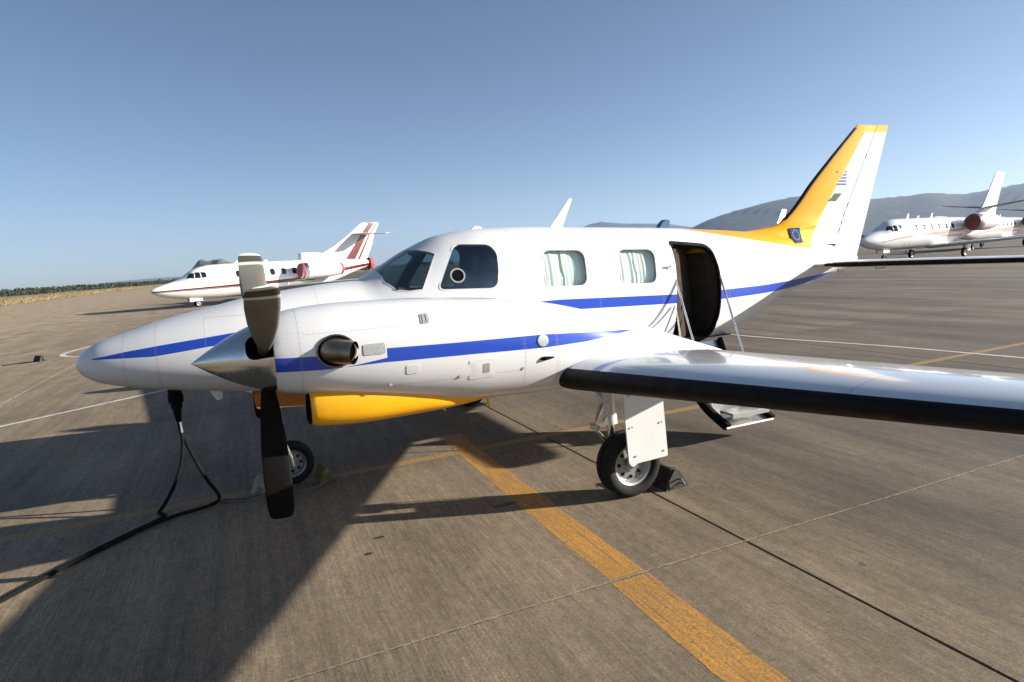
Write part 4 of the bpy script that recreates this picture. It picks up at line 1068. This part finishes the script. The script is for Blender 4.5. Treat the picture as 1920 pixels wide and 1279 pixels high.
B = catmull([(.742, .0, .86), (.748, .02, .76), (.77, .05, .62), (.84, .10, .42), (.92, .13, .22), (.985, .12, .09), (1.00, .16, .028), (.95, .25, .022), (.83, .32, .022), (.66, .37, .022), (.47, .49, .022), (.26, .72, .022), (-.03, 1.04, .022), (-.38, 1.50, .022), (-.95, 2.28, .022), (-1.85, 3.4, .022)], 8)
for P in (A, B): g = Geo(); g.tube(P, .016, 9); g.obj('cable_strand', MT['blacktop'], gp)

# ------------------------------------------------------------------ parked business jets
def jet_paint(name, stripes, fin=None, base=(.78, .78, .77)):
    m = M(name, base, .25, 0, .5); x, y, z = m.pos(); dirt(m, .05)
    for x0, x1, hi, lo, c in stripes: m.mix(z.lt(x.pw(hi)) * z.gt(x.pw(lo)) * x.gt(x0) * x.lt(x1), c)
    if fin:
        for lo, hi, z0, c in fin: m.mix(x.gt(z.pw(lo)) * x.lt(z.pw(hi)) * z.gt(z0), c)
    return m.done()
def quad_foil(secs, t=.11, n=12, ax='l'):
    """secs: (span, x_le, chord, height); closed tapered surface; ax 'l' horizontal or 'z' vertical"""
    fo = foil(n, t, 0.); V = []; F = []; m = len(fo)
    for s, a, c, h in secs:
        for x, y in fo: V.append((a + x * c, s, h + y * c) if ax == 'l' else (a + x * c, h + y * c, s))
    for i in range(len(secs) - 1):
        for k in range(m - 1): F.append((i * m + k, i * m + k + 1, (i + 1) * m + k + 1, (i + 1) * m + k))
        F.append((i * m + m - 1, i * m, (i + 1) * m, (i + 1) * m + m - 1))
    F += [tuple(range(m)), tuple((len(secs) - 1) * m + k for k in range(m))]
    return V, F
def jet(label, P, mat4, group):
    J = thing('business_jet', label, 'airplane', group, mat4)
    B = Body(P['rows'], 0., True)
    V, F = ringmesh(B, [.002 + 1.6 * (k / 14) ** 2 for k in range(15)] + list(np.linspace(1.7, P['rows'][-1][0], 60)), 40)
    body = mk('fuselage', V, F, P['paint'], J)
    for sg in SIDES:
        sf = side_surf(sg, B)
        for poly in P['wins']: pane('cabin_window', rpoly(poly, P.get('wr', .1), 4), sf, MT['jetglass'], body, inset=-.012, thick=.02, rings=3)
        for poly in P['cock']: pane('cockpit_window', rpoly(poly, .05, 2), sf, MT['jetglass'], body, inset=-.012, thick=.02, rings=4)
        d = P['door']
        if sg > 0: rim('door_outline', rpoly(d, .15, 4), sf, MT['grey'], body, .985, 1.0, .008)
        V, F = quad_foil(P['wing'], .11); w = mk('wing', V if sg > 0 else mirror(V), F, P['paint'] if False else MT['white'], J, ang=50)
        if 'winglet' in P: V, F = quad_foil(P['winglet'], .08, 10, 'z'); mk('winglet', V if sg > 0 else mirror(V), F, MT['white'], w, ang=50)
        V, F = quad_foil(P['stab'], .09); mk('tailplane', V if sg > 0 else mirror(V), F, P['stabmat'], J, ang=50)
        ex, el, ez, er, eL = P['eng']
        g = Geo(); pr = [(.06 * eL, .0005), (.06 * eL, .80 * er), (.0, .84 * er), (-.01 * eL, .90 * er), (.02 * eL, .97 * er), (.15 * eL, 1.04 * er), (.4 * eL, 1.08 * er), (.7 * eL, 1.0 * er), (.92 * eL, .82 * er), (eL, .74 * er), (.98 * eL, .68 * er), (.9 * eL, .0005)]
        g.lathe(pr, 32, 0, (ex, sg * el, ez), 'x', [1, 1, 2, 2, 2, 0, 0, 0, 0, 0, 1]); e = g.obj('engine', [P['engmat'], MT['dark'], MT['jetalu']], J)
        g = Geo(); g.lathe([(-.16 * er, .001), (-.14 * er, .3 * er), (-.08 * er, .62 * er), (0, .86 * er), (.03 * eL, .99 * er), (.07 * eL, 1.0 * er)], 28, 0, (ex - .02, sg * el, ez), 'x'); g.obj('intake_cover', P['cover'], e)
        if P.get('rearcover'): g = Geo(); g.lathe([(0, .80 * er), (.05 * eL, .78 * er), (.09 * eL, .55 * er), (.11 * eL, .001)], 24, 0, (ex + eL * .95, sg * el, ez), 'x'); g.obj('exhaust_cover', P['cover'], e)
        yb = B.at(ex + eL * .4)[2]
        g = Geo(); g.add(*quad_foil([(sg * yb * .7, ex + eL * .2, eL * .6, ez), (sg * (el - er * .7), ex + eL * .25, eL * .55, ez)], .14, 8)); g.obj('pylon', MT['white'], J)
        gx, gl, gr = P['main']
        m = bpy.data.objects.new('main_landing_gear', None); COL.objects.link(m); m.parent = J
        for dl in ((-.18, .18) if P.get('dual') else (0,)): wheel(m, (gx, sg * (gl + dl), gr), gr, .22, 1)
        g = Geo(); g.tube([(gx, sg * gl, gr), (gx - .05, sg * gl, 1.35)], .09, 10); g.obj('strut', MT['steel'], m)
        g = Geo(); g.box((gx, sg * (gl + .32), .85), (.6, .03, .7)); g.obj('gear_door', MT['white'], m, smooth=False)
    for k, sc in enumerate(P['fins']):
        V, F = quad_foil(sc, .09, 16, 'z'); fn = mk('tail_fin', V, F, P['finpaint'], J, ang=50)
    if 'duct' in P:
        D = Body(P['duct'], 0.); V, F = ringmesh(D, list(np.linspace(D.x0, D.x1, 24)), 28); mk('centre_engine_duct', V, F, [P['paint']], J)
        if P.get('rearcover'): g = Geo(); g.lathe([(0, .5), (.3, .46), (.5, .3), (.56, .001)], 20, 0, (P['rows'][-1][0] - .35, 0, P['tailz']), 'x'); g.obj('exhaust_cover', P['cover'], J)
    n = bpy.data.objects.new('nose_landing_gear', None); COL.objects.link(n); n.parent = J
    nx, nr = P['nose']
    for dl in ((-.16, .16) if P.get('dual') else (0,)): wheel(n, (nx, dl, nr), nr, .18, 1)
    g = Geo(); g.tube([(nx, 0, nr), (nx - .06, 0, 1.2)], .07, 10); g.tube([(nx + .05, 0, .9), (nx + .22, 0, .7), (nx + .05, 0, .45)], .03, 8); g.obj('strut', MT['steel'], n)
    g = Geo()
    for sg in SIDES: g.box((nx - .2, sg * .3, P['doorz']), (.9, .02, .35))
    g.each('gear_door', MT['white'], n, smooth=False)
    for (x, h) in P['aer']: zt = B.at(x)[0]; g = Geo(); g.prism([(x, zt - .03), (x + .35, zt - .03), (x + .42, zt + h), (x + .28, zt + h)], -.015, .015); g.obj('blade_aerial', MT['antenna'], body)
    return J
RED = (.11, .010, .012); DK = (.03, .015, .015)
FAL = dict(rows=[(0, 1.38, 1.38, 0, 2, 2), (.12, 1.52, 1.22, .18, 2, 2), (.5, 1.68, 1.02, .38, 2, 2), (1.3, 1.92, .80, .62, 2, 2), (2.0, 2.15, .70, .80, 2, 2), (2.7, 2.66, .64, .95, 2, 2), (3.3, 2.93, .60, 1.03, 2, 2), (4.4, 3.08, .56, 1.10, 2, 2), (9, 3.12, .56, 1.12, 2, 2), (12, 3.10, .72, 1.08, 2, 2), (14, 3.08, 1.15, .92, 2, 2), (16, 2.98, 1.80, .64, 2, 2), (17.6, 2.85, 2.25, .36, 2, 2), (18.0, 2.78, 2.3, .28, 2, 2)],
    wins=[[(x - .19, 2.02), (x + .19, 2.02), (x + .19, 2.52), (x - .19, 2.52)] for x in (5.9, 7.6, 8.5, 9.4, 10.3, 11.2)], wr=.18,
    cock=[[(2.32, 2.14), (2.78, 2.13), (2.86, 2.50), (2.62, 2.52)], [(2.84, 2.13), (3.22, 2.13), (3.22, 2.56), (2.92, 2.55)], [(3.28, 2.13), (3.62, 2.16), (3.60, 2.52), (3.28, 2.56)]],
    door=[(4.25, 1.05), (5.0, 1.05), (5.0, 2.55), (4.25, 2.55)],
    wing=[(.3, 7.0, 4.0, .95), (1.1, 7.4, 3.6, .98), (5.0, 9.8, 2.1, 1.15), (9.3, 12.3, 1.0, 1.35), (9.45, 12.7, .5, 1.36)],
    stab=[(.02, 16.2, 1.9, 5.15), (1.6, 16.9, 1.4, 5.08), (3.0, 17.6, .9, 5.0), (3.1, 17.8, .5, 5.0)], eng=(10.4, 1.85, 2.2, .62, 3.6), main=(9.3, 1.95, .36), nose=(3.1, .27), dual=True, doorz=.62, aer=[(6.0, .22), (8.2, .15)],
    fins=[[(2.9, 12.0, 5.6, 0), (3.4, 12.9, 4.9, 0), (4.2, 14.5, 3.7, 0), (5.1, 15.9, 2.6, 0), (6.0, 17.1, 1.95, 0), (6.15, 17.5, 1.4, 0)]],
    duct=[(11.2, 3.55, 3.05, .05, 2, 2), (11.25, 3.68, 3.0, .32, 2, 2), (12.2, 3.72, 2.95, .36, 2, 2), (13.6, 3.55, 2.9, .32, 2, 2), (14.6, 3.2, 2.8, .1, 2, 2)], tailz=2.55, rearcover=True, cover=MT['red'], engmat=MT['white'], stabmat=MT['white'])
FAL['paint'] = jet_paint('white_jet_paint_red_stripe', [(.1, 18.5, [(0, 1.36), (4, 1.46), (10, 1.66), (13, 2.05), (18, 2.75)], [(0, 1.28), (4, 1.33), (10, 1.44), (13, 1.78), (18, 2.4)], RED), (.1, 12, [(0, 1.27), (4, 1.31), (12, 1.5)], [(0, 1.24), (4, 1.26), (12, 1.42)], DK)])
FAL['finpaint'] = jet_paint('white_jet_fin_red_band', [], [([(2.9, 15.3), (5.2, 17.2), (6.0, 17.9), (6.3, 17.6)], [(2.9, 16.3), (5.2, 17.8), (6.3, 18.8)], 2.5, RED), ([(2.9, 16.55), (5.2, 18.0), (6.3, 18.9)], [(2.9, 16.8), (5.2, 18.15), (6.3, 19.1)], 2.5, RED)])
def place(x, l, ax, al, s=1.0):
    """stand with nose-gear foot at (x, l), tail pointing along (ax, al)"""
    L = math.hypot(ax, al); ax, al = ax / L, al / L
    return x, -l, math.atan2(-al, ax), s
def mat_at(p, nosex):
    x, y, a, s = p
    return Matrix.Translation((x - nosex * s * math.cos(a), y - nosex * s * math.sin(a), 0)) @ Matrix.Rotation(a, 4, 'Z') @ Matrix.Scale(s, 4)
jet('white business jet with red stripe and red engine covers, beyond the propeller', FAL, mat_at(place(-1.6, -47.6, .936, -.323, 1.04), 3.1), 'business jets parked across the apron')
CIT = dict(rows=[(0, 1.75, 1.75, 0, 2, 2), (.10, 1.92, 1.58, .19, 2, 2), (.5, 2.10, 1.36, .42, 2, 2), (1.4, 2.36, 1.16, .70, 2, 2), (2.3, 2.60, 1.06, .86, 2, 2), (2.9, 2.98, 1.0, .95, 2, 2), (3.6, 3.30, .96, 1.02, 2, 2), (4.6, 3.42, .94, 1.06, 2, 2), (10, 3.44, .94, 1.06, 2, 2), (13, 3.42, 1.10, 1.0, 2, 2), (16, 3.36, 1.7, .80, 2, 2), (19.6, 3.15, 2.3, .46, 2, 2), (22.4, 2.95, 2.6, .12, 2, 2)],
    wins=[[(x - .18, 2.42), (x + .18, 2.42), (x + .18, 2.86), (x - .18, 2.86)] for x in (6.1, 7.3, 8.5, 9.7, 10.9, 12.0)], wr=.14,
    cock=[[(2.42, 2.52), (2.95, 2.42), (3.10, 2.86), (2.86, 2.88)], [(3.02, 2.42), (3.5, 2.40), (3.5, 2.90), (3.17, 2.88)], [(3.68, 2.40), (4.05, 2.42), (4.0, 2.86), (3.68, 2.90)]],
    door=[(4.6, 1.3), (5.4, 1.3), (5.4, 3.0), (4.6, 3.0)],
    wing=[(.3, 8.8, 3.9, 1.05), (1.1, 9.2, 3.6, 1.08), (5.5, 11.6, 2.0, 1.32), (9.6, 13.6, 1.1, 1.58)], winglet=[(1.55, 13.7, 1.0, 9.55), (2.0, 14.1, .8, 9.68), (3.1, 14.9, .5, 10.0)],
    stab=[(.1, 19.4, 2.0, 4.15), (2.0, 20.1, 1.5, 4.42), (4.0, 20.9, .95, 4.7)], eng=(13.6, 1.75, 2.85, .72, 4.0), main=(11.5, 2.1, .38), nose=(3.2, .30), dual=False, doorz=.95, aer=[(6.4, .4), (10.2, .38), (8.0, .2)],
    fins=[[(2.9, 17.0, 5.2, 0), (3.5, 18.1, 4.1, 0), (4.3, 19.5, 2.9, 0), (7.35, 22.0, 1.75, 0), (7.42, 22.15, 1.5, 0)]], cover=MT['darkred'], engmat=MT['white'], stabmat=MT['grey'])
CIT['paint'] = jet_paint('white_jet_paint_pale_red_stripe', [(1.5, 16, [(0, 1.5), (4, 1.95), (10, 2.28), (16, 2.4)], [(0, 1.46), (4, 1.86), (10, 2.0), (16, 2.1)], (.45, .25, .24)), (8.5, 14, [(8.5, 1.95), (14, 2.0)], [(8.5, 1.75), (14, 1.7)], (.50, .27, .26))])
CIT['finpaint'] = MT['white']
def copy_tree(o, parent=None):
    c = o.copy(); COL.objects.link(c)
    if parent is not None: c.parent = parent
    for ch in o.children: copy_tree(ch, c)
    return c
Jb = jet('white business jet with dark red intake cover, right of the tail fin', CIT, mat_at(place(49.0, -27.6, .988, -.125), 3.2), 'business jets parked across the apron')
def again(label, p):
    c = copy_tree(Jb); c.matrix_world = mat_at(p, 3.2); c['label'] = label; return c
again('white jet half hidden behind another jet at the right edge', place(77, -37.2, .985, -.17))
again('distant white jet with only its tail fin showing above the yellow spine', place(64.5, -63, .9, -.30))

# ------------------------------------------------------------------ air: haze that veils the far hills
HZ = 15900.
hz = M('thin_haze'); nt = hz.nt; nt.nodes.remove(hz.b)
pv = hz.node('ShaderNodeVolumePrincipled'); pv.inputs['Color'].default_value = (.48, .67, 1.0, 1); pv.inputs['Density'].default_value = 4.6e-5; pv.inputs['Anisotropy'].default_value = .2
nt.links.new(pv.outputs[0], hz.out.inputs['Volume'])
g = Geo(); g.box((0, 0, 470), (2 * HZ, 2 * HZ, 944)); o = g.obj('haze', hz.mat, smooth=False); o['kind'] = 'stuff'; o['label'] = 'thin bluish haze over the airfield and hills'
